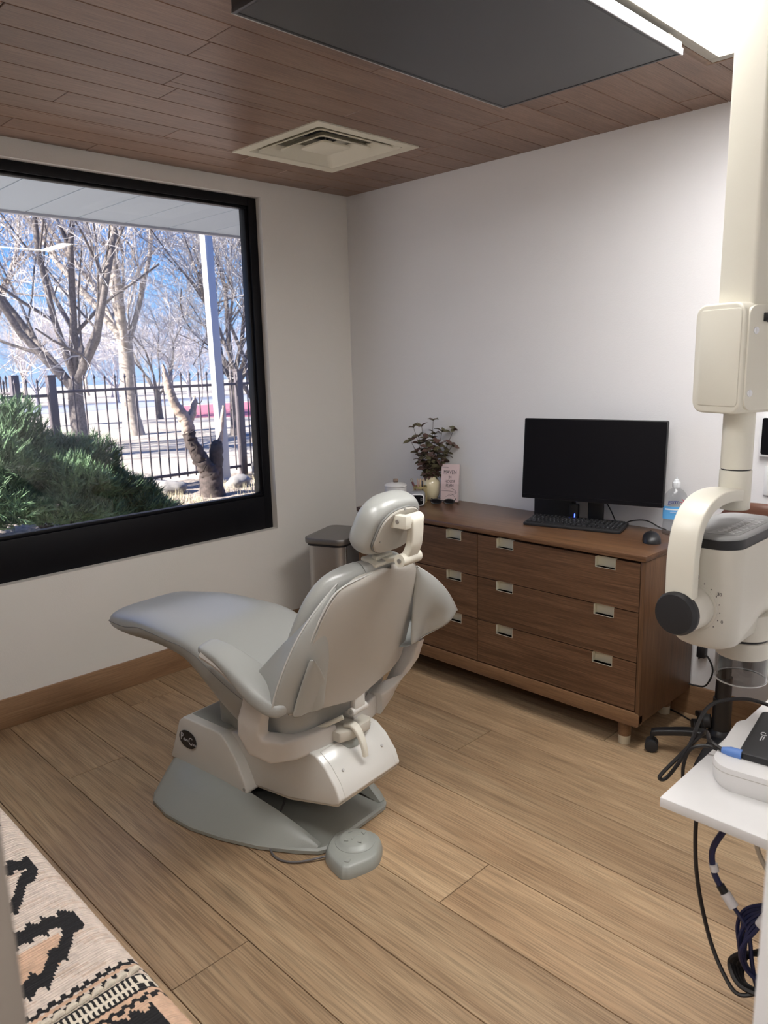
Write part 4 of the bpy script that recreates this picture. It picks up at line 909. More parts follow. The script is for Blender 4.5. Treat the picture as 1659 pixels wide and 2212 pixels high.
# cables behind the dresser
solo('monitor_cable', tube([(1.42, -0.10, 1.08), (1.37, -0.10, 1.085), (1.355, -0.10, 1.05), (1.39, -0.09, 1.01), (1.47, -0.08, 1.02)], 0.0025, 6), M['cable_blk'], 'thin black cable looping out at the left edge of the monitor', 'cable')
solo('power_cable', tube([(1.75, -0.10, 1.0), (1.80, -0.075, 0.92), (1.825, -0.06, 0.86), (1.815, -0.03, DT + 0.004)], 0.003, 6), M['cable_blk'], 'black cable hanging behind the monitor stand', 'cable')
solo('arched_cable', tube([(1.86, -0.045, DT + 0.004), (1.90, -0.04, DT + 0.025), (1.97, -0.04, DT + 0.035), (2.03, -0.035, DT + 0.012), (2.06, -0.03, DT + 0.004)], 0.003, 6), M['cable_blk'], 'black cable arching over the dresser behind the mouse', 'cable')
solo('looped_cable', tube([(2.235, -0.03, 0.28), (2.27, -0.03, 0.30), (2.300, -0.03, 0.24), (2.275, -0.03, 0.165), (2.23, -0.03, 0.150), (2.19, -0.03, 0.152), (2.12, -0.012, 0.16)], 0.004, 6), M['cable_blk'], 'black cord looping down the wall right of the dresser', 'cable')
solo('power_adapter', cat(box(2.225, 2.262, -0.035, -0.001, 0.285, 0.335)), M['black'], 'small black plug on the wall right of the dresser', 'plug', bevel=0.004)
fc = thing('floor_cable', 'black cable with a plug lying on the floor beside the dresser', 'cable', (2.24, -0.09, 0))
part(fc, 'cord', tube([(2.10, -0.03, 0.004), (2.17, -0.05, 0.004), (2.225, -0.075, 0.004), (2.245, -0.085, 0.005)], 0.0035, 6), M['cable_blk'])
part(fc, 'plug', cat(cyl((2.243, -0.084, 0.006), (2.268, -0.098, 0.006), 0.006), cyl((2.268, -0.098, 0.006), (2.280, -0.105, 0.006), 0.003)), M['chrome'])

# ------------------------------------------------------------------ waste bin
bn = thing('waste_bin', 'tall stainless steel lidded bin in the corner beside the dresser', 'bin', (0.355, -0.475, 0), 0.38)
part(bn, 'body', prism(rrect(-0.115, 0.115, -0.165, 0.165, 0.055, 7), 0.02, 0.615), M['steel'], local=True)
part(bn, 'lid', cat(prism(rrect(-0.128, 0.128, -0.178, 0.178, 0.05, 7), 0.625, 0.658)), M['steel_dk'], local=True, bevel=0.006)
part(bn, 'lid_collar', prism(rrect(-0.118, 0.118, -0.168, 0.168, 0.05, 7), 0.612, 0.627), M['black_m'], local=True)
part(bn, 'base_ring', prism(rrect(-0.118, 0.118, -0.168, 0.168, 0.055, 7), 0.0, 0.022), M['black_m'], local=True)
part(bn, 'corner_trim', cat(box(0.108, 0.1165, -0.128, -0.116, 0.022, 0.612)), M['chrome'], local=True, bevel=0.003)
part(bn, 'pedal', box(-0.04, 0.04, -0.205, -0.165, 0.006, 0.016), M['black'], local=True, bevel=0.003)

# ================================================================== DENTAL CHAIR (own axes: x towards the head end, y across, z up)
CH = thing('dental_chair', 'grey leather dental chair with white enamelled base in the middle of the room', 'chair', (1.2, -1.695, 0), math.radians(6))
def cp_(name, g, m, **kw): return part(kw.pop('parent', CH), name, g, m, local=True, **kw)
# --- floor base
half = [(0.545, 0.155), (0.530, 0.180), (0.467, 0.222), (0.350, 0.282), (0.210, 0.328), (0.080, 0.355), (-0.060, 0.358), (-0.170, 0.335), (-0.215, 0.300), (-0.290, 0.16), (-0.31, 0.06)]
rim = [(x, y) for x, y in half] + [(x, -y) for x, y in reversed(half)]
def base_plate():
    rings = [[(x * 0.985, y * 0.985, 0.0) for x, y in rim], [(x, y, 0.004) for x, y in rim], [(x, y, 0.016) for x, y in rim], [(x * 0.985, y * 0.985, 0.022) for x, y in rim]]
    return loft(rings)
bp_ = cp_('base_plate', base_plate(), M['base_grey'], ang=30)
def skirt(sg):
    out = [(x * 0.988, y * 0.985 * sg, 0.021) for x, y in half[1:9]]
    rid = [(0.523, 0.165, 0.024), (0.45, 0.180, 0.062), (0.34, 0.192, 0.095), (0.22, 0.200, 0.116), (0.08, 0.202, 0.122), (-0.08, 0.202, 0.122), (-0.20, 0.200, 0.120), (-0.235, 0.17, 0.118)]
    rid = [(x, y * sg, z) for x, y, z in rid]
    inn = [(0.515, 0.150, 0.022), (0.44, 0.150, 0.03), (0.33, 0.150, 0.03), (0.21, 0.150, 0.03), (0.08, 0.15, 0.03), (-0.08, 0.15, 0.03), (-0.19, 0.14, 0.03), (-0.21, 0.13, 0.03)]
    inn = [(x, y * sg, z) for x, y, z in inn]
    mid = [tuple(0.45 * a + 0.55 * b + (0.0 if k_ < 2 else 0.004) for k_, (a, b) in enumerate(zip(p, q))) for p, q in zip(out, rid)]
    rd2 = [(x, y - sg * 0.012, z + 0.001) for x, y, z in rid]
    return loft([out, mid, rid, rd2, inn], False, False, False)
for sg in (1, -1): cp_('base_skirt', skirt(sg), M['base_grey'], ang=32)
cp_('base_front', loft([[(-0.215, y, 0.021) for y in np.linspace(-0.29, 0.29, 9)], [(-0.235, y * 0.6, 0.118) for y in np.linspace(-0.29, 0.29, 9)], [(-0.20, y * 0.6, 0.118) for y in np.linspace(-0.29, 0.29, 9)]], False, False, False), M['base_grey'])
# --- front hood with the maker's badge
hp = [(-0.238, 0.112), (0.205, 0.112), (0.212, 0.122), (0.196, 0.160), (0.165, 0.215), (0.118, 0.278), (0.085, 0.303), (0.06, 0.308), (-0.135, 0.308), (-0.165, 0.285), (-0.20, 0.2)]
hood = cp_('hood', prism(hp, -0.200, 0.200, 1), M['white_pl'], bevel=0.012, seg=3, ang=50)
cp_('hood_top', prism([(-0.125, 0.306), (0.085, 0.306), (0.085, 0.312), (-0.125, 0.312)], -0.165, 0.165, 1), M['base_grey'], bevel=0.003)
cp_('screw', mv(cyl((0, -0.2025, 0), (0, -0.1985, 0), 0.006), 0.196, 0, 0.128), M['chrome'], parent=hood)
bg_c = (-0.113, -0.2015, 0.223)
badge = cp_('badge', xf(cyl((0, 0, 0), (0, 0, 0.003), 0.036, n=40), Matrix.Translation(bg_c) @ Matrix.Diagonal((1.40, 1, 0.98, 1)) @ Matrix.Rotation(PI / 2, 4, 'X')), M['black'], parent=hood, label='black oval badge with silver script lettering')
xw = WM[CH.name].to_3x3() @ Vector((1, 0, 0)); ow = lambda x, y, z: WM[CH.name] @ Vector((x, y, z))
for tx, sz, px, pz in (('P', 0.044, -0.147, 0.228), ('elton', 0.0175, -0.1235, 0.221), ('C', 0.044, -0.096, 0.220), ('rane', 0.0175, -0.0745, 0.214)):
    me = text_mesh(tx, sz, M['silver_ink'], sxy=(0.80, 1), shear=0.15)
    o = bpy.data.objects.new('lettering', me); COL.objects.link(o); o.parent = badge
    o.matrix_local = Matrix.Translation((px, -0.2052, pz)) @ Matrix.Rotation(PI / 2, 4, 'X')
# --- lift arm cover
lc = [(0.00, 0.125), (0.15, 0.122), (0.38, 0.143), (0.585, 0.192), (0.612, 0.205), (0.618, 0.218), (0.600, 0.262), (0.560, 0.312), (0.515, 0.345), (0.46, 0.352), (0.30, 0.330), (0.02, 0.292)]
la = cp_('lift_cover', prism(lc, -0.158, 0.158, 1), M['white_pl'], bevel=0.016, seg=3, ang=50)
# end cover: a slightly proud skin over the tail of the arm
ec = [(x, z) for x, z in ((0.612, 0.203), (0.6195, 0.219), (0.6015, 0.264), (0.5615, 0.314), (0.516, 0.3475), (0.505, 0.344), (0.548, 0.306), (0.585, 0.26), (0.6, 0.21))]
cp_('end_cover', prism(ec, -0.132, 0.132, 1), M['white_pl'], bevel=0.003, seg=2)
cp_('under_tray', prism([(0.02, 0.118), (0.15, 0.112), (0.38, 0.132), (0.60, 0.188), (0.612, 0.204), (0.38, 0.146), (0.15, 0.124), (0.02, 0.127)], -0.150, 0.150, 1), M['ivory2'], bevel=0.003)
for t_ in (-0.10, 0.10): cp_('screw', mv(cyl((-0.002, 0, -0.002), (0.003, 0, 0.003), 0.0045, n=10), 0.582, t_, 0.291), M['steel'])
cp_('lift_link', prism([(-0.05, 0.03), (0.10, 0.03), (0.40, 0.145), (0.30, 0.20), (0.05, 0.13)], -0.09, 0.09, 1), M['black_m'], bevel=0.004)
# --- seat pad: loft of cushion sections
def seat():
    S_ = [(-0.606, 0.632, 0.600, 0.120), (-0.606, 0.650, 0.582, 0.180), (-0.600, 0.662, 0.572, 0.197), (-0.560, 0.668, 0.566, 0.203), (-0.46, 0.684, 0.562, 0.212), (-0.36, 0.698, 0.562, 0.222), (-0.25, 0.702, 0.570, 0.232), (-0.14, 0.699, 0.566, 0.240), (-0.06, 0.690, 0.545, 0.246), (0.0, 0.674, 0.490, 0.250), (0.055, 0.654, 0.440, 0.253), (0.115, 0.628, 0.395, 0.255), (0.18, 0.600, 0.350, 0.256), (0.25, 0.575, 0.325, 0.256), (0.33, 0.552, 0.325, 0.254), (0.40, 0.540, 0.345, 0.245), (0.45, 0.530, 0.375, 0.22), (0.475, 0.50, 0.42, 0.16)]
    S_ = [(s, zt - 0.027 * min(1, max(0, (0.06 - s) / 0.20)), zb - 0.024 * min(1, max(0, (0.06 - s) / 0.20)), hw) for s, zt, zb, hw in S_]
    rings = []
    for s, zt, zb, hw in S_:
        n = 28; zm = zt - 0.052 if (zt - zb) > 0.12 else (zt + zb) / 2; r = []
        for i in range(n):
            t = 2 * PI * i / n; c, s2 = math.cos(t), math.sin(t)
            y = hw * math.copysign(abs(c) ** 0.55, c)
            z = zm + (zt - zm) * abs(s2) ** 0.75 if s2 >= 0 else zm - (zm - zb) * abs(s2) ** 0.62
            if s2 < 0 and (zt - zb) > 0.12: y *= 1 - 0.10 * abs(s2)
            r.append((s, y, z))
        rings.append(r)
    return loft(rings), S_
sg_, S_ = seat()
seat_o = cp_('seat', sg_, M['leather'], sub=1, ang=180)
for sg in (1, -1):
    pts = []
    for s, zt, zb, hw in S_[1:-2]:
        zm = zt - 0.052 if (zt - zb) > 0.12 else (zt + zb) / 2
        pts.append((s, sg * (hw * 0.992), zm))
    cp_('seam', tube(pts, 0.0016, 5, 3), M['leather_dk'], parent=seat_o)
cp_('seat_support', prism(rrect(-0.02, 0.36, -0.14, 0.14, 0.05), 0.30, 0.40), M['base_grey'])
# --- backrest
def shell_s(z): return 0.54 + 0.36 * (z - 0.525)
def shw(z): return float(np.interp(z, [0.50, 0.60, 0.70, 0.80, 0.87, 0.90, 0.93, 0.95, 0.965, 0.972], [0.275, 0.272, 0.262, 0.246, 0.226, 0.212, 0.190, 0.160, 0.100, 0.02]))
def back_shell():
    zs = [0.525, 0.56, 0.62, 0.68, 0.74, 0.80, 0.85, 0.89, 0.915, 0.935, 0.95, 0.960, 0.967, 0.971]
    L_ = []
    for z in zs:
        w_ = shw(z); row = []
        for u in np.linspace(-1, 1, 25):
            zz = z
            if z < 0.56: zz = z - 0.03 * (1 - min(1, abs(u) * 1.6)) * (0.56 - z) / 0.035 + 0.03 * max(0, abs(u) - 0.75) * 2
            row.append((shell_s(z) + 0.012 - 0.030 * abs(u) ** 2.5, w_ * u, zz))
        L_.append(row)
    return sheet(L_, 0.012)
cp_('back_shell', back_shell(), M['shell'], ang=50)
def back_pad():
    rings = []
    for z, th_, ex in ((0.50, 0.03, 0), (0.515, 0.055, 0.004), (0.56, 0.07, 0.010), (0.64, 0.075, 0.012), (0.72, 0.075, 0.013), (0.80, 0.075, 0.014), (0.86, 0.075, 0.016), (0.90, 0.075, 0.018), (0.93, 0.072, 0.020), (0.955, 0.068, 0.022), (0.975, 0.058, 0.024), (0.99, 0.042, 0.02), (1.0, 0.02, 0.012)):
        w_ = float(np.interp(z, [0.50, 0.56, 0.70, 0.80, 0.87, 0.90, 0.93, 0.955, 0.975, 0.99, 1.0], [0.20, 0.235, 0.262, 0.248, 0.230, 0.216, 0.197, 0.176, 0.150, 0.115, 0.07])) + ex * 0.6
        c = (shell_s(z) - 0.004 - th_ * 0.55, 0, z)
        r = []
        for p in superring(c, (0, 1, 0), (1, 0, 0), w_, th_ * 0.62, 28, 2.8):
            u = p.y / w_
            r.append((p.x - 0.028 * abs(u) ** 2.5 - (0.03 * abs(u) ** 3), p.y, p.z))
        rings.append(r)
    return loft(rings)
bk = cp_('backrest', back_pad(), M['leather'], sub=1, ang=180)
for sg in (1, -1):
    pts = []
    for z in (0.62, 0.70, 0.78, 0.85, 0.90, 0.93, 0.95, 0.962, 0.969): pts.append((shell_s(z) - 0.020 + 0.02 * (z > 0.94) * (z - 0.94) / 0.03, sg * (shw(z) + 0.007), z))
    cp_('piping', tube(pts, 0.0032, 6, 4), M['piping'], parent=bk)
cp_('seam', tube([(0.70, -0.09, 0.975), (0.672, -0.085, 1.0), (0.64, -0.085, 1.0)], 0.0013, 5), M['leather_dk'], parent=bk)
# --- arm slings: leather draped from the backrest edge down to the arm
def sling(sg, corner, inner_low, top=(0.675, 0.205, 0.945), pleat=0.012, bulge=0.034):
    """pouch of leather; corner = outer rear corner of the arm, inner_low = where it tucks in behind the shell"""
    T_, C_, I_ = Vector(top), Vector(corner), Vector(inner_low)
    n, m = 12, 11; G = []
    for i in range(n):
        f = i / (n - 1); row = []
        outp = T_.lerp(C_, f); outp += Vector((0.004, bulge, bulge * 0.9)) * math.sin(PI * f)
        inp = T_.lerp(I_, f)
        for j in range(m):
            g_ = j / (m - 1); p = inp.lerp(outp, g_)
            p += Vector((0.022, 0.0, -0.010)) * math.sin(PI * g_) * math.sin(PI * min(1, f * 1.05)) * 0.9
            p += Vector((pleat, 0, 0)) * math.sin(g_ * 8.5 + 1.3 * f) * f * f
            if i == n - 1: p += Vector((0, 0, -0.020)) * math.sin(PI * g_)
            row.append((p.x, sg * p.y, p.z))
        G.append(row)
    return G
nearG = sling(-1, (0.515, 0.335, 0.575), (0.575, 0.175, 0.535), top=(0.655, 0.172, 0.955), pleat=0.006)
ns = cp_('arm_sling', sheet(nearG, 0.008), M['leather'], sub=1, ang=180)
cp_('piping', tube([tuple(Vector(r[-1])) for r in nearG] + [(0.45, -0.335, 0.572), (0.37, -0.330, 0.618), (0.28, -0.325, 0.655), (0.20, -0.322, 0.668)], 0.0034, 6, 3), M['piping'], parent=ns)
# flap of the sling tucked over the back of the shell
fl = []
for i, f in enumerate(np.linspace(0, 1, 8)):
    z = 0.74 - 0.205 * f; wi = 0.105 * math.sin(PI * min(0.5, f * 0.62)) * (1 if f < 0.75 else 1 - (f - 0.75) * 2.2)
    y1 = -shw(z) - 0.006; fl.append([(shell_s(z) + 0.020 - 0.020 * (1 - g_) ** 2 + 0.004 * math.sin(6 * g_), y1 + (wi + 0.012 * f) * g_, z) for g_ in np.linspace(0, 1, 6)])
cp_('sling_flap', sheet(fl, 0.006), M['leather'], sub=1, ang=180, parent=ns)
# inner web between arm and backrest, seen from above
wb = []
for i, f in enumerate(np.linspace(0, 1, 9)):
    o_ = Vector(nearG[int(round((0.25 + 0.75 * f) * 11))][-1]); a_ = Vector((0.60 - 0.10 * f, -0.235 + 0.0 * f, 0.845 - 0.235 * f)); row = []
    fr = Vector((0.50 - 0.13 * f, -0.255 - 0.03 * f, 0.76 - 0.14 * f))
    for g_ in np.linspace(0, 1, 7): row.append(tuple(o_ * (1 - g_) ** 2 + (a_ * 0.4 + o_ * 0.2 + fr * 0.4) * 2 * g_ * (1 - g_) + fr * g_ ** 2))
    wb.append(row)
cp_('sling_web', sheet(wb, 0.007), M['leather'], sub=1, ang=180, parent=ns)
# near arm pad
ap = [((0.165, -0.299, 0.692), 0.032, 0.011), ((0.172, -0.299, 0.692), 0.036, 0.016), ((0.26, -0.299, 0.686), 0.042, 0.017), ((0.33, -0.298, 0.656), 0.050, 0.022), ((0.40, -0.294, 0.620), 0.058, 0.033), ((0.46, -0.290, 0.590), 0.060, 0.030), ((0.52, -0.285, 0.575), 0.058, 0.030), ((0.545, -0.28, 0.572), 0.04, 0.02)]
rings = []
for k_, (c, a, b) in enumerate(ap):
    d_ = (Vector(ap[min(k_ + 1, 7)][0]) - Vector(ap[max(k_ - 1, 0)][0])).normalized(); w_ = Vector((0, 1, 0)); nn = d_.cross(w_).normalized()
    rings.append(superring(c, w_ + Vector((0, 0, 0.18)), nn, a, b, 20, 3.6))
arm_o = cp_('armrest', loft(rings), M['leather'], sub=1, ang=180)
cp_('arm_core', tube([(0.185, -0.325, 0.672), (0.27, -0.325, 0.652), (0.36, -0.325, 0.612), (0.43, -0.32, 0.572)], 0.016, 8, 5), M['bracket'])
# far sling (the arm beyond is swung back)
farG = sling(1, (0.665, 0.455, 0.700), (0.605, 0.225, 0.625), top=(0.668, 0.205, 0.925), pleat=0.014, bulge=0.014)
fs = cp_('arm_sling', sheet(farG, 0.008), M['leather'], sub=1, ang=180)
cp_('piping', tube([tuple(Vector(r[-1])) for r in farG], 0.0034, 6, 3), M['piping'], parent=fs)
lw = []
for i, f in enumerate(np.linspace(0, 1, 7)):
    row = []
    for g_ in np.linspace(0, 1, 7):
        b_ = Vector(farG[-1][int(round(g_ * 10))]); d_ = b_ + Vector((-0.17, -0.03, 0.03)); row.append(tuple(b_.lerp(d_, f) + Vector((0, 0, -0.030)) * math.sin(PI * f)))
    lw.append(row)
cp_('sling_web', sheet(lw, 0.007), M['leather'], sub=1, ang=180, parent=fs)
rings = []
for c, a, b in (((0.16, 0.33, 0.74), 0.04, 0.018), ((0.20, 0.335, 0.745), 0.05, 0.026), ((0.33, 0.36, 0.73), 0.055, 0.03), ((0.45, 0.385, 0.71), 0.055, 0.03), ((0.58, 0.40, 0.695), 0.05, 0.028), ((0.62, 0.40, 0.695), 0.03, 0.015)): rings.append(superring(c, (0, 1, 0), (0, 0, 1), a, b, 20, 2.6))
cp_('armrest', loft(rings), M['leather'], sub=1, ang=180)
# --- arm bracket: U-shaped casting round the back of the seat
def bracket(sg, pts):
    rings = []
    for c, ax1, h1, ax2, h2 in pts:
        c = (c[0], c[1] * sg, c[2]); a1 = Vector((ax1[0], ax1[1] * sg, ax1[2])).normalized(); a2 = Vector((ax2[0], ax2[1] * sg, ax2[2])).normalized()
        rings.append(superring(c, a1, a2, h1, h2, 28, 6.0))
    return loft(rings)
bpts = [((0.415, 0.296, 0.578), (1, 0, 0), 0.055, (0, 1, 0), 0.020), ((0.405, 0.298, 0.545), (1, 0, 0), 0.050, (0, 1, 0), 0.021), ((0.385, 0.298, 0.49), (1, 0, 0.1), 0.056, (0, 1, 0), 0.023), ((0.375, 0.294, 0.44), (1, 0, 0.3), 0.056, (0, 1, 0.1), 0.025), ((0.388, 0.280, 0.402), (1, 0, 1.0), 0.052, (0.3, 1, -0.2), 0.028), ((0.420, 0.246, 0.380), (0.5, -0.4, 1), 0.044, (1, 0.5, -0.5), 0.028), ((0.452, 0.190, 0.372), (0.1, -0.1, 1), 0.041, (1, 0.3, 0), 0.028), ((0.470, 0.120, 0.372), (0, 0, 1), 0.038, (1, 0, 0), 0.028), ((0.480, 0.045, 0.372), (0, 0, 1), 0.034, (1, 0, 0), 0.026)]
for sg in (-1, 1): cp_('arm_bracket', bracket(sg, bpts), M['bracket'], ang=60)
hi = [((0.555, 0.325, 0.60), (1, 0, 0.3), 0.045, (0, 1, 0), 0.018), ((0.525, 0.325, 0.52), (1, 0, 0.3), 0.045, (0, 1, 0), 0.022), ((0.49, 0.315, 0.455), (1, 0, 0.5), 0.046, (0, 1, 0), 0.025), ((0.475, 0.27, 0.41), (0.6, -0.5, 1), 0.044, (1, 0.4, -0.5), 0.026), ((0.475, 0.20, 0.382), (0, 0, 1), 0.040, (1, 0.2, 0), 0.026)]
cp_('arm_bracket_far', bracket(1, hi), M['bracket'], ang=60)
cp_('swivel_plate', prism([(0.44, -0.065), (0.535, -0.060), (0.552, -0.02), (0.552, 0.075), (0.535, 0.10), (0.44, 0.10)], 0.352, 0.388), M['ivory2'], bevel=0.006)
cp_('swivel_neck', lathe([(0.095, 0.325), (0.085, 0.34), (0.08, 0.355)], (0.46, 0.01, 0), 28), M['base_grey'])
cp_('lock_lever', ribbon([(0.515, 0.00, 0.392), (0.545, -0.002, 0.398), (0.572, -0.004, 0.380), (0.592, -0.006, 0.345), (0.600, -0.006, 0.305)], (0, 1, 0), 0.030, 0.016, 6, wids=[0.036, 0.034, 0.026, 0.020], rnd=0.8), M['ivory'], ang=60)
hg = cp_('back_hinge', prism(rrect(-0.002, 0.052, 0.445, 0.515, 0.008), 0.534, 0.556, 0), M['white_pl'], bevel=0.004)
cp_('hinge_pin', cyl((0.545, -0.012, 0.448), (0.545, 0.062, 0.448), 0.014), M['white_pl'], parent=hg)
cp_('pin_screw', cyl((0.545, -0.0145, 0.448), (0.545, -0.0115, 0.448), 0.007), M['steel'], parent=hg)
cp_('hinge_rod', cyl((0.535, -0.04, 0.44), (0.46, -0.10, 0.395), 0.008), M['ivory'])
# --- headrest
def hs(z): return 0.742 + 0.45 * (z - 1.1)
def head_ring(k_, off, n=32):
    """D-shaped outline scaled by k_, pushed off towards the face by off"""
    o = []
    for i in range(n):
        t = 2 * PI * i / n; c, s2 = math.cos(t), math.sin(t)
        y = 0.126 * math.copysign(abs(c) ** 0.75, c); z = 0.095 * (abs(s2) ** 0.85 if s2 > 0 else -abs(s2) ** 0.6 * 0.92)
        if s2 < 0: y *= 1.04
        z = 1.100 + z * k_; y *= k_
        o.append((hs(z) - off * 0.91, y, z + off * 0.41 * 0.9))
    return o
hr = cp_('headrest', loft([head_ring(0.80, -0.004), head_ring(0.93, 0.004), head_ring(1.0, 0.025), head_ring(1.01, 0.048), head_ring(0.95, 0.072), head_ring(0.78, 0.088), head_ring(0.45, 0.094), head_ring(0.1, 0.092)]), M['leather'], sub=1, ang=180)
cp_('plate_gap', loft([head_ring(0.785, -0.0015), head_ring(0.785, -0.0075)]), M['leather_dk'], ang=30)
hpz = cp_('headrest_plate', loft([head_ring(0.76, -0.002), head_ring(0.76, -0.010), head_ring(0.735, -0.013)]), M['shell'], ang=30)
for y_, z_ in ((-0.005, 1.166), (-0.075, 1.075), (0.07, 1.075)): cp_('screw', mv(cyl((-0.002, 0, 0), (0.0165, 0, 0), 0.0035, n=10), hs(z_), y_, z_), M['steel'], parent=hpz)
lk = cp_('headrest_link', ribbon([(0.798, 0.018, 1.135), (0.806, 0.018, 1.128), (0.800, 0.018, 1.06), (0.778, 0.018, 1.015)], (0, 1, 0), 0.056, 0.026, 5, rnd=0.5), M['ivory'], ang=60)
cp_('link_rib', ribbon([(0.8155, 0.018, 1.115), (0.810, 0.018, 1.06), (0.795, 0.018, 1.03)], (0, 1, 0), 0.028, 0.004, 4), M['ivory'], parent=lk)
cp_('pivot_block', mv(box(-0.014, 0.052, -0.026, 0.002, -0.020, 0.020), hs(1.135) + 0.012, -0.022, 1.135), M['ivory'], bevel=0.004, parent=lk)
cp_('upper_pin', cyl((0.796, -0.028, 1.133), (0.796, 0.052, 1.133), 0.019), M['ivory'], parent=lk)
lp_ = cp_('lower_pin', cyl((0.780, -0.030, 1.012), (0.780, 0.060, 1.012), 0.020), M['ivory'], parent=lk)
cp_('pin_screw', cyl((0.780, -0.033, 1.012), (0.780, -0.029, 1.012), 0.007), M['steel'], parent=lk)
cp_('pin_screw', cyl((0.79, -0.0505, 1.137), (0.79, -0.047, 1.137), 0.006), M['steel'], parent=lk)
cp_('slide_plate', xf(cat(prism(rrect(-0.032, 0.032, -0.055, 0.065, 0.006), 0.0, 0.010), prism(rrect(-0.012, 0.012, -0.03, 0.05, 0.004), 0.010, 0.024)), Matrix.Translation((0.676, 0.0, 0.992)) @ Matrix.Rotation(math.radians(16), 4, 'Y')), M['ivory'], bevel=0.003)
cp_('slide_bar', ribbon([(0.690, 0.018, 0.998), (0.730, 0.018, 1.000), (0.778, 0.018, 1.012)], (0, 1, 0), 0.040, 0.012, 4), M['ivory'])
# --- foot control
fp = thing('foot_pedal', 'grey floor foot pedal of the chair with raised arrows', 'pedal', (1.829, -1.731, 0), math.radians(-57))
fpr = [(0.122, -0.020), (0.127, 0.0), (0.118, 0.024), (0.06, 0.082), (0.0, 0.092), (-0.055, 0.080), (-0.085, 0.045), (-0.09, 0.0), (-0.085, -0.045), (-0.055, -0.080), (0.0, -0.092), (0.06, -0.080)]
fpc = [tuple(p)[:2] for p in catmull([(a, b, 0) for a, b in fpr], 4, True)]
part(fp, 'body', loft([[(a, b, 0) for a, b in fpc], [(a, b, 0.012) for a, b in fpc], [(a * 0.93, b * 0.93, 0.034) for a, b in fpc], [(a * 0.86, b * 0.86, 0.040) for a, b in fpc], [(a * 0.3, b * 0.3, 0.042) for a, b in fpc]]), M['base_grey'], local=True, ang=40)
part(fp, 'dome', lathe([(0.068, 0.038), (0.066, 0.043), (0.058, 0.046), (0.052, 0.053), (0.044, 0.056), (0.001, 0.0575)], (-0.012, 0, 0), 32), M['base_grey'], local=True, ang=40)
for k_ in range(4):
    a = k_ * PI / 2 + PI / 4
    part(fp, 'arrow', xf(prism([(0.030, -0.009), (0.042, 0.0), (0.030, 0.009)], 0.056, 0.0595), Matrix.Translation((-0.012, 0, 0)) @ Matrix.Rotation(a, 4, 'Z')), M['base_grey'], local=True, bevel=0.001)
part(fp, 'arrow', xf(cat(tube([(-0.018, 0.012, 0), (-0.002, -0.002, 0), (0.016, -0.006, 0)], 0.0035, 6)), Matrix.Translation((-0.012, 0, 0.0575))), M['base_grey'], local=True)
part(fp, 'button', cat(prism(rrect(0.075, 0.098, -0.009, 0.009, 0.006), 0.036, 0.043)), M['base_grey'], local=True, bevel=0.001)
solo('pedal_cord', tube([(1.41, -1.66, 0.12), (1.425, -1.70, 0.06), (1.455, -1.735, 0.028), (1.52, -1.82, 0.028), (1.575, -1.888, 0.018), (1.65, -1.925, 0.006), (1.725, -1.895, 0.006), (1.79, -1.800, 0.014), (1.805, -1.775, 0.015)], 0.0036, 7), M['grey_cord'], 'thin grey cord from the chair base to the floor pedal', 'cord')

# ================================================================== X-RAY UNIT
XR = thing('x_ray_unit', 'ivory dental x-ray head hung from an upright arm at the right', 'x-ray unit', (2.878, -1.399, H))
yx = math.radians(-20.6)
BC = Vector((2.878, -1.399, 0))
def xb(g): return xf(g, Matrix.Translation(BC) @ Matrix.Rotation(yx, 4, 'Z'))
part(XR, 'upright', xb(prism(rrect(-0.040, 0.055, -0.095, 0.055, 0.010, 3), 1.69, H - 0.03)), M['ivory'])
part(XR, 'ceiling_plate', xb(prism(rrect(-0.10, 0.11, -0.15, 0.11, 0.02, 3), H - 0.03, H - 0.001)), M['ivory'], bevel=0.004)
hb = part(XR, 'elbow_housing', xb(prism(rrect(-0.066, 0.066, 1.470, 1.705, 0.028, 6), -0.128, 0.13, 1)), M['ivory'], bevel=0.006, seg=3)
part(hb, 'front_cover', xb(prism(rrect(-0.052, 0.060, 1.487, 1.692, 0.010, 4), -0.1305, -0.126, 1)), M['ivory'], bevel=0.0015)
part(hb, 'side_cover', xb(prism(rrect(-0.118, 0.125, 1.478, 1.697, 0.020, 4), 0.062, 0.070, 0)), M['ivory'], bevel=0.002)
for y_, z_ in ((-0.098, 1.645), (-0.105, 1.515)):
    part(hb, 'screw', xb(cat(cyl((0.069, y_, z_), (0.0715, y_, z_), 0.0075, n=14), box(0.0712, 0.0722, y_ - 0.001, y_ + 0.001, z_ - 0.006, z_ + 0.006))), M['alu'])
part(hb, 'knob', xb(cat(cyl((0.069, -0.062, 1.672), (0.083, -0.062, 1.672), 0.011), cyl((0.072, -0.050, 1.672), (0.072, -0.078, 1.672), 0.009))), M['black'], bevel=0.001)
PX, PY = 2.862, -1.447
part(XR, 'post', cyl((PX, PY, 1.343), (PX, PY, 1.475), 0.0335, n=32), M['ivory'])
part(XR, 'joint_ring', cyl((PX, PY, 1.339), (PX, PY, 1.344), 0.0315, n=32), M['black'])
part(XR, 'lower_post', cyl((PX, PY, 1.250), (PX, PY, 1.340), 0.0345, n=32), M['ivory'], bevel=0.002)
part(XR, 'yoke', ribbon([(2.860, -1.425, 1.277), (2.860, -1.50, 1.290), (2.860, -1.58, 1.292), (2.860, -1.640, 1.278), (2.860, -1.680, 1.245), (2.860, -1.697, 1.190), (2.860, -1.698, 1.13), (2.860, -1.696, 1.075)], (1, 0, 0), 0.060, 0.028, 8, rnd=0.25), M['ivory'], ang=60)
hub = part(XR, 'yoke_hub', cyl((2.858, -1.706, 1.064), (2.864, -1.640, 1.064), 0.0475, n=36), M['ivory2'], bevel=0.004)
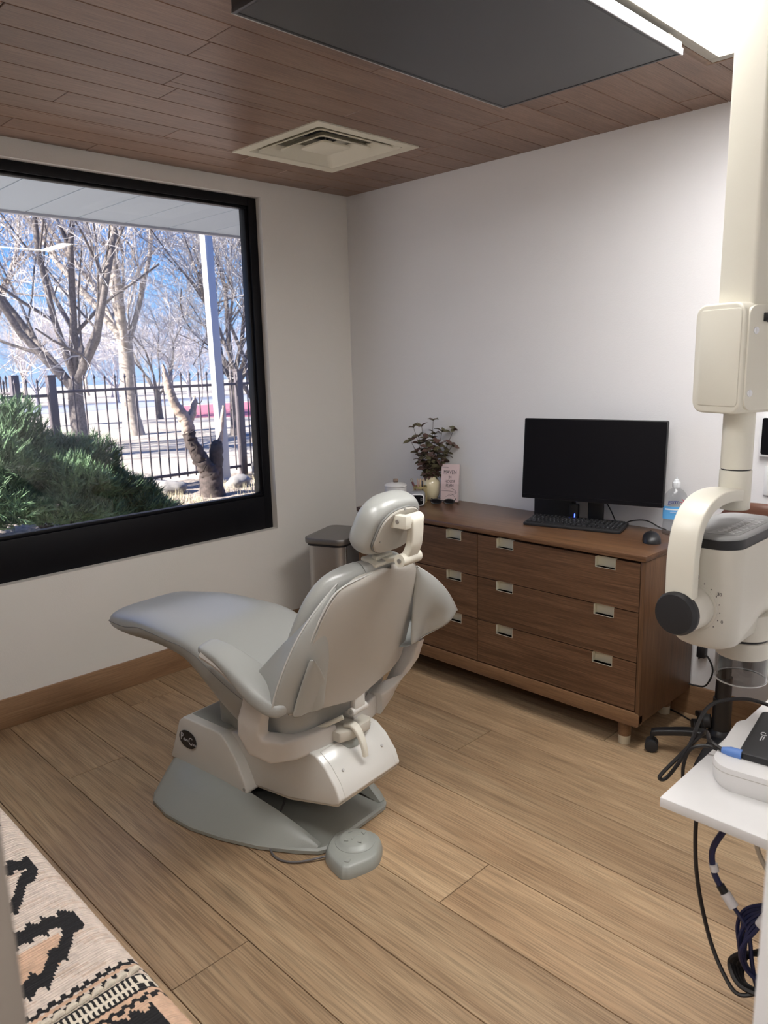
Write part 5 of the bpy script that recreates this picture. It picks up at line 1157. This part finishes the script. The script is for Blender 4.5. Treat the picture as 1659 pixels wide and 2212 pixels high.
part(hub, 'hub_cap', rod([((2.8565, -1.724, 1.064), 0.036), ((2.8567, -1.723, 1.064), 0.0425), ((2.858, -1.712, 1.064), 0.0478), ((2.8585, -1.703, 1.064), 0.0478)], 40), M['black_m'], ang=25)
# tube head
HX0, HX1, HY0, HY1 = 2.802, 2.948, -1.645, -1.345
pl = rrect(HX0, HX1, HY0, HY1, 0.052, 8); cxh, cyh = (HX0 + HX1) / 2, (HY0 + HY1) / 2
def hring(z, ins=0.0, fn=None):
    o = []
    for x, y in pl:
        x2 = cxh + (x - cxh) * (1 - ins / 0.073); y2 = cyh + (y - cyh) * (1 - ins / 0.15)
        o.append((x2, y2, z if fn is None else fn(x, y)))
    return o
def zc(x, y): return 1.000 + max(0, min(0.085, 0.42 * (y + 1.585))) * max(0, (x - 2.83) / 0.118)
def zc2(x, y): return 0.985 + max(0, min(0.05, 0.30 * (y + 1.585))) * max(0, (x - 2.83) / 0.118)
head = part(XR, 'tube_head', loft([hring(0.966, 0.040), hring(0.969, 0.022), hring(0.976, 0.010), hring(0, 0.004, zc2), hring(0, 0, zc), hring(1.10), hring(1.196)]), M['ivory2'], ang=50)
part(head, 'dark_band', loft([hring(1.196, 0.001), hring(1.2155, 0.001), hring(1.217, 0.003)]), M['black'], ang=30)
part(head, 'top_cap', loft([hring(1.2165, 0.002), hring(1.2195, 0.004), hring(1.2225, 0.010)]), M['cap_grey'], ang=50)
def capx(x, y, z): return (x, y, z)
lbl = part(head, 'rating_label', prism([(2.872, -1.615), (2.932, -1.600), (2.932, -1.40), (2.882, -1.40)], 1.2224, 1.2231), M['cap_grey'])
ls = []
for i in range(14):
    y_ = -1.585 + 0.0125 * i
    for c_ in range(2):
        x0_ = 2.884 + 0.022 * c_; ls.append(box(x0_, x0_ + 0.012 + 0.006 * ((i * 7 + c_ * 3) % 3) / 2, y_, y_ + 0.004, 1.2231, 1.2234))
part(head, 'label_print', cat(*ls), M['switch'], smooth=False, kind='stuff')
# dial scale round the hub
dm = []
for i in range(9):
    a = math.radians(100 - 17 * i); r_ = 0.060
    dm.append(cyl((2.862 + r_ * math.cos(a), -1.6462, 1.064 + r_ * math.sin(a)), (2.862 + r_ * math.cos(a), -1.6448, 1.064 + r_ * math.sin(a)), 0.0012, n=6))
part(head, 'dial_ticks', cat(*dm), M['ink'], kind='stuff')
part(head, 'dial_ring', cyl((2.863, -1.648, 1.064), (2.863, -1.643, 1.064), 0.0535, n=36), M['ivory2'], bevel=0.001)
for tx, a in (('60', 84), ('30', 34), ('0', -18)):
    r_ = 0.068; a = math.radians(a)
    me = text_mesh(tx, 0.010, M['ink']); o = bpy.data.objects.new('lettering', me); COL.objects.link(o); o.parent = head
    o.matrix_local = WM[XR.name].inverted() @ Matrix.Translation((2.863 + r_ * math.cos(a), -1.6458, 1.064 + r_ * math.sin(a))) @ Matrix.Rotation(PI / 2, 4, 'X')
CX_, CY_ = 2.900, -1.435
part(XR, 'cone_collar', lathe([(0.058, 0.905), (0.059, 0.91), (0.058, 0.944), (0.052, 0.946), (0.052, 0.95), (0.058, 0.952), (0.055, 1.01)], (CX_, CY_, 0), 36), M['ivory2'], ang=40)
part(XR, 'collar_gap', lathe([(0.0535, 0.9445), (0.0535, 0.9525)], (CX_, CY_, 0), 36, caps=(False, False)), M['black'])
part(XR, 'cone', lathe([(0.0575, 0.842), (0.0575, 0.906), (0.0545, 0.906), (0.0545, 0.842)], (CX_, CY_, 0), 40, caps=(False, False)), M['smoke'], ang=40)
part(XR, 'cone_rim', lathe([(0.0550, 0.841), (0.0582, 0.841), (0.0582, 0.8435), (0.0550, 0.8435)], (CX_, CY_, 0), 40, caps=(False, False)), M['rim_bright'])

# ================================================================== STOOL
sx0, sy0 = 2.462, -0.335
so = thing('task_stool', 'black based brown vinyl stool on castors behind the x-ray head', 'stool', (sx0, sy0, 0))
part(so, 'gas_column', cat(cyl((sx0, sy0, 0.10), (sx0, sy0, 0.27), 0.035, n=20), cyl((sx0, sy0, 0.27), (sx0, sy0, 0.36), 0.030, n=20), cyl((sx0, sy0, 0.36), (sx0, sy0, 0.52), 0.025, n=20)), M['black'])
part(so, 'hub', lathe([(0.045, 0.075), (0.05, 0.085), (0.048, 0.125), (0.036, 0.14)], (sx0, sy0, 0), 24), M['black'], ang=40)
a0 = math.atan2(-0.432 - sy0, 2.228 - sx0)
for k_ in range(5):
    a = a0 + k_ * 2 * PI / 5; c, s2 = math.cos(a), math.sin(a); R_ = 0.255
    if sy0 + s2 * R_ > -0.05: R_ = 0.24
    lg = part(so, 'leg', ribbon([(sx0 + 0.03 * c, sy0 + 0.03 * s2, 0.108), (sx0 + 0.12 * c, sy0 + 0.12 * s2, 0.106), (sx0 + (R_ - 0.03) * c, sy0 + (R_ - 0.03) * s2, 0.088), (sx0 + R_ * c, sy0 + R_ * s2, 0.080)], (-s2, c, 0), 0.040, 0.026, 6, wids=[0.048, 0.040, 0.034], rnd=0.6), M['black'], ang=60)
    cx2, cy2 = sx0 + R_ * c, sy0 + R_ * s2
    part(lg, 'castor', cat(*[cyl((cx2 - s2 * e0, cy2 + c * e0, 0.026), (cx2 - s2 * e1, cy2 + c * e1, 0.026), 0.026, n=20) for e0, e1 in ((-0.026, -0.005), (0.005, 0.026))], cyl((cx2, cy2, 0.03), (cx2, cy2, 0.08), 0.008)), M['black_m'], bevel=0.003)
part(so, 'seat', lathe([(0.14, 0.535), (0.185, 0.545), (0.195, 0.575), (0.185, 0.605), (0.15, 0.618), (0.001, 0.622)], (sx0, sy0, 0), 32), M['brown_vinyl'], ang=60)
part(so, 'seat_pan', cat(box(sx0 - 0.09, sx0 + 0.09, sy0 - 0.09, sy0 + 0.09, 0.51, 0.537)), M['black'], bevel=0.005)
bkp = [[], []]
gr = []
for z in np.linspace(0.80, 1.045, 9):
    row = []
    for t in np.linspace(-0.75, 0.75, 11):
        hgt = (1 - (abs(t) / 0.75) ** 3.0 * (1 if z > 0.92 else 0.6))
        row.append((sx0 + 0.065 + 0.25 * math.sin(t), sy0 + 0.375 - 0.20 * math.cos(t) - 0.02 - 0.08, 0.92 + (z - 0.92) * (0.35 + 0.65 * hgt)))
    gr.append(row)
part(so, 'backrest', sheet(gr, 0.040), M['brown_vinyl'], sub=1, ang=180)
part(so, 'back_stem', tube([(sx0 + 0.03, sy0 + 0.08, 0.52), (sx0 + 0.055, sy0 + 0.19, 0.55), (sx0 + 0.065, sy0 + 0.145, 0.75), (sx0 + 0.065, sy0 + 0.105, 0.88)], 0.012, 8), M['black'])
part(so, 'tension_knob', cat(cyl((sx0 - 0.06, sy0 - 0.02, 0.16), (sx0 - 0.035, sy0 - 0.012, 0.165), 0.028)), M['black_m'], bevel=0.004)

# ================================================================== COUNTER, TABLET, CABLES
KZ = 0.76
ct = thing('counter', 'white marbled quartz counter jutting in at the right edge', 'counter', (3.45, -1.4, KZ - 0.03))
part(ct, 'worktop', box(2.932, 3.999, -1.912, -0.75, KZ - 0.021, KZ), M['quartz'], bevel=0.0025)
for y_ in (-1.78, -0.95):
    part(ct, 'wall_bracket', cat(box(3.35, 3.999, y_ - 0.02, y_ + 0.02, KZ - 0.061, KZ - 0.0215), box(3.94, 3.999, y_ - 0.02, y_ + 0.02, KZ - 0.45, KZ - 0.06)), M['lampframe'], bevel=0.002)
dv = thing('card_terminal', 'white plastic desk device on the counter under the black tablet', 'device', (3.128, -1.662, KZ), math.radians(7))
dvp = rrect(-0.165, 0.30, -0.135, 0.115, 0.045, 8)
part(dv, 'body', loft([[(a * .94, b * .94, 0.0) for a, b in dvp], [(a * 0.985, b * 0.985, 0.012) for a, b in dvp], [(a, b, 0.042) for a, b in dvp], [(a * 0.985, b * 0.985, 0.050) for a, b in dvp]]), M['white_dev'], local=True, ang=50)
part(dv, 'lid_seam', loft([[(a * 1.001, b * 1.001, 0.0392) for a, b in dvp], [(a * 1.001, b * 1.001, 0.0402) for a, b in dvp]], True, False, False), M['lampframe'], local=True)
tb = thing('signature_tablet', 'black signature tablet with a blue plug lying on the white device', 'tablet', (3.140, -1.648, KZ + 0.053), math.radians(6))
tm = Matrix.Translation((0.0, 0, 0.012)) @ Matrix.Rotation(math.radians(-1.5), 4, 'Y') @ Matrix.Rotation(math.radians(4), 4, 'X')
part(tb, 'body', xf(prism(rrect(-0.135, 0.16, -0.095, 0.10, 0.014, 5), -0.008, 0.008), tm), M['black_m'], local=True, bevel=0.004)
part(tb, 'screen', xf(prism(rrect(-0.085, 0.13, -0.065, 0.078, 0.003), 0.0078, 0.0086), tm), mat('tablet_screen', (0.09, 0.09, 0.095), 0.35), local=True)
part(tb, 'plug', xf(cat(rod([((-0.128, -0.088, 0), 0.0105), ((-0.150, -0.088, 0), 0.0105), ((-0.166, -0.088, 0.0), 0.006)], 14)), tm), M['blue_plug'], local=True, ang=40, label='blue cable plug')
part(tb, 'logo', xf(cat(tube([((0.002 + 0.0009 * k_) * math.cos(0.8 * k_), (0.002 + 0.0009 * k_) * math.sin(0.8 * k_), 0) for k_ in range(8)], 0.0008, 5, 3), box(-0.002, 0.0, -0.030, -0.011, -0.0003, 0.0003), box(0.0025, 0.004, -0.026, -0.011, -0.0003, 0.0003)), tm @ Matrix.Translation((-0.108, 0.0, 0.0085))), M['silver_ink'], local=True)
pw = WM[tb.name] @ tm @ Vector((-0.166, -0.088, 0.0))
solo('tablet_cable', tube([pw, pw + Vector((-0.03, 0.012, 0.005)), (2.915, -1.67, 0.795), (2.875, -1.715, 0.735), (2.855, -1.745, 0.70), (2.868, -1.735, 0.70), (2.895, -1.70, 0.765), (2.90, -1.62, 0.832), (2.95, -1.555, 0.845), (3.01, -1.53, 0.835), (3.06, -1.52, 0.822)], 0.0042, 7), M['cable_blk'], 'black cable looping over the counter edge from the tablet', 'cable')
solo('device_cable', tube([(2.970, -1.70, KZ + 0.020), (2.935, -1.70, KZ + 0.024), (2.905, -1.712, KZ + 0.01), (2.895, -1.72, KZ - 0.03), (2.90, -1.725, KZ - 0.08)], 0.0038, 7), M['cable_blk'], 'short black cable leaving the white device over the counter edge', 'cable')
yh = -1.80
solo('hanging_cable', tube([(2.962, yh, KZ - 0.022), (2.961, yh, 0.63), (2.972, yh, 0.53), (3.002, yh, 0.42), (3.045, yh - 0.02, 0.366), (3.08, yh - 0.03, 0.352), (3.12, yh, 0.37)], 0.0042, 7), M['cable_blk'], 'long black cable hanging below the counter', 'cable')
bc = thing('blue_cable', 'dark blue cable with a white joint hanging below the counter', 'cable', (3.03, yh, 0.6))
part(bc, 'cord', tube([(3.045, yh, KZ - 0.022), (3.020, yh, 0.68), (2.998, yh, 0.625), (2.998, yh, 0.59), (3.004, yh, 0.567), (3.018, yh, 0.545)], 0.0062, 8), M['navy'])
part(bc, 'tape', cyl((3.000, yh, 0.588), (3.004, yh, 0.574), 0.0085, n=10), M['tape'])
part(bc, 'joint', cat(cyl((3.016, yh, 0.548), (3.026, yh, 0.536), 0.0085, n=12)), M['black'])
part(bc, 'connector', cat(cyl((3.026, yh, 0.536), (3.045, yh, 0.514), 0.0105, n=12)), M['tape'])
part(bc, 'tail', tube([(3.045, yh, 0.514), (3.075, yh, 0.476), (3.09, yh - 0.01, 0.42), (3.10, yh, 0.36), (3.13, yh, 0.31)], 0.0042, 7), M['navy'])
solo('beige_cable', tube([(3.082, yh, KZ - 0.022), (3.076, yh, 0.69), (3.085, yh, 0.65), (3.115, yh, 0.61), (3.16, yh, 0.58)], 0.0048, 7), M['cable_beige'], 'beige cable curving below the counter near the wall end', 'cable')
cb = thing('cable_bundle', 'tied bundle of dark blue and black cables hanging under the counter', 'cables', (3.10, yh, 0.45))
for i in range(7):
    dx, dy = 0.005 * (i % 3) - 0.004, 0.008 * i - 0.02
    part(cb, 'loop', hoop([(3.118 + dx, yh + dy, 0.535), (3.095 - 0.006 * i, yh + dy, 0.50), (3.078 - 0.004 * i + dx, yh + dy - 0.01, 0.45), (3.085 - 0.002 * i, yh + dy, 0.405 - 0.006 * i), (3.125 + dx, yh + dy + 0.01, 0.385 - 0.004 * i), (3.15, yh + dy, 0.43), (3.14, yh + dy, 0.50)], 0.0042), M['navy'])
for i in range(4):
    part(cb, 'loop', hoop([(3.046 + 0.004 * i, yh + 0.012 * i, 0.388 - 0.009 * i), (3.075, yh + 0.012 * i, 0.425 - 0.008 * i), (3.14, yh + 0.012 * i, 0.452), (3.17, yh + 0.012 * i, 0.42), (3.13, yh + 0.012 * i - 0.015, 0.372 - 0.007 * i), (3.075, yh + 0.012 * i - 0.02, 0.364 - 0.008 * i)], 0.0055), M['cable_blk'])
part(cb, 'tie', mv(prism(rrect(-0.017, 0.017, -0.026, 0.034, 0.008), -0.012, 0.012), 3.112, yh + 0.0, 0.520, 0, 0, 0.5), M['tape'], bevel=0.003)
part(cb, 'tie_tail', ribbon([(3.125, yh - 0.03, 0.51), (3.122, yh - 0.035, 0.48), (3.112, yh - 0.035, 0.452)], (1, 0, 0), 0.014, 0.002, 4), M['tape'])
part(cb, 'drop', tube([(3.122, yh, 0.53), (3.140, yh, 0.62), (3.15, yh, KZ - 0.022)], 0.007, 7), M['navy'])

# ================================================================== BENCH WITH WOVEN THROW
BZ = 0.455
be = thing('bench', 'low bench along the wall at the bottom left, hidden by its throw', 'bench', (1.7, -2.88, 0))
part(be, 'seat_cushion', box(0.40, 2.98, -3.075, -2.677, 0.38, BZ - 0.004), M['cream_y'], bevel=0.03, seg=3)
part(be, 'frame', box(0.45, 2.93, -3.05, -2.74, 0.32, 0.38), M['walnut_rail'], bevel=0.004)
for x_ in (0.5, 2.88):
    for y_ in (-3.03, -2.78): part(be, 'leg', box(x_ - 0.022, x_ + 0.022, y_ - 0.022, y_ + 0.022, 0, 0.32), M['walnut_rail'], bevel=0.003)
def throw():
    """woven cloth over the bench, its pattern picked out thread by thread"""
    prof = [(-3.07, BZ + 0.006)]
    for y_ in np.arange(-3.065, -2.704, 0.0048): prof.append((y_, BZ + 0.006 + 0.004 * math.sin((y_ + 2.9) * 9)))
    for a in np.linspace(0, 90, 11)[1:]: prof.append((-2.704 + 0.040 * math.sin(math.radians(a)), BZ - 0.034 + 0.042 * math.cos(math.radians(a))))
    for z_ in np.arange(BZ - 0.040, 0.16, -0.006): prof.append((-2.664 - 0.006 * math.sin(z_ * 20) - 0.02 * (BZ - z_) ** 1.2, z_))
    arc = [0.0]
    for p, q in zip(prof[:-1], prof[1:]): arc.append(arc[-1] + math.hypot(q[0] - p[0], q[1] - p[1]))
    xs = np.arange(1.25, 2.62, 0.0062); V, F, mi = [], [], []
    m = len(prof); rg = random.Random(2)
    for i, x in enumerate(xs):
        for (y_, z_), s in zip(prof, arc): V.append((x + 0.0016 * math.sin(s * 700 + i * PI) , y_, z_ + 0.0012 * math.sin(x * 320) + 0.003 * math.sin(x * 5)))
    s_edge = arc[next(k for k, p in enumerate(prof) if p[0] > -2.705)]
    rowtint = [rg.random() for _ in xs]
    def tri(v, per): return abs(((v / per) % 1) - 0.5) * 2
    def motif(x, s, xc, scale):
        """stepped zigzag diamond: distance from a bent spine, with saw-tooth edge"""
        d = s_edge - s                           # distance inwards from the front edge
        u = (d - 0.000) / scale
        if u < 0.02 or u > 3.2: return False
        arm1 = xc - 0.010 - 0.020 * math.sin(u * 1.1); arm2 = xc + 0.075 * min(u, 1.6) - 0.01
        w1 = 0.023 * (0.6 + 0.9 * tri(d + 0.3 * x, 0.030)); w2 = 0.021 * (0.6 + 1.0 * tri(d - 0.4 * x, 0.034))
        if u < 0.16: return abs(x - xc) < 0.003 and tri(d, 0.012) > 0.3
        return abs(x - arm1) < w1 or abs(x - arm2) < w2
    for i in range(len(xs) - 1):
        x = xs[i]
        for j in range(m - 1):
            s = arc[j]; k = 0; d = s_edge - s
            jag = 0.0035 * (1 if int(s / 0.011) % 2 else -1)
            if motif(x, s, 1.800, 0.060): k = 2
            elif motif(x, s, 2.045, 0.075): k = 2
            elif 2.060 < x < 2.060 + 0.07 * min(1.6, d / 0.075) and d > 0.06: k = 1
            elif motif(x, s, 2.405, 0.055): k = 2
            elif motif(x, s, 1.56, 0.060): k = 2
            elif 2.225 < x + jag < 2.237: k = 2
            elif 2.237 <= x < 2.248: k = 1
            elif 2.248 < x + jag < 2.258: k = 2
            elif 2.272 < x < 2.318:
                k = 2
                if abs(x - 2.2955) < 0.0033: k = 3
                elif int((s + 0.002 * (x > 2.2955)) / 0.0048) % 2 and 2.277 < x < 2.313: k = 3
            elif 2.318 <= x + jag < 2.328: k = 1
            elif 2.328 <= x + jag < 2.340: k = 2
            elif x > 2.340: k = 1
            elif (int(s / 0.05 + i * 0.37) * 7 + i * 13) % 11 < 3 and rowtint[i] < 0.4: k = 4
            F.append((i * m + j, (i + 1) * m + j, (i + 1) * m + j + 1, i * m + j + 1)); mi.append(k)
    me = bpy.data.meshes.new('throw'); me.from_pydata(V, [], F)
    for mm_ in ('cream_y', 'peach_y', 'black_y', 'white_y', 'tan_y'): me.materials.append(M[mm_])
    me.polygons.foreach_set('material_index', mi); me.polygons.foreach_set('use_smooth', [True] * len(F)); me.update()
    return me
tr = thing('woven_throw', 'cream woven throw with black zigzag motifs draped over the bench', 'throw', (1.9, -2.85, 0.15))
o = bpy.data.objects.new('cloth', throw()); COL.objects.link(o); o.parent = tr; o.matrix_local = WM[tr.name].inverted()
md = o.modifiers.new('thickness', 'SOLIDIFY'); md.thickness = 0.004; md.offset = 1
# chunky white wool cord laid over the stripe
for i in range(16):
    y_ = -2.690 - 0.024 * i; z_ = BZ + 0.012 if y_ < -2.704 else BZ - 0.034 + 0.047 * math.sqrt(max(0, 1 - ((y_ + 2.704) / 0.045) ** 2))
    part(tr, 'wool_knot', rod([((2.2655 - 0.004, y_ + 0.012, z_ - 0.003), 0.002), ((2.2645, y_ + 0.006, z_), 0.0065), ((2.2655, y_ - 0.006, z_), 0.0065), ((2.2665 + 0.003, y_ - 0.014, z_ - 0.002), 0.002)], 8), M['white_y'])
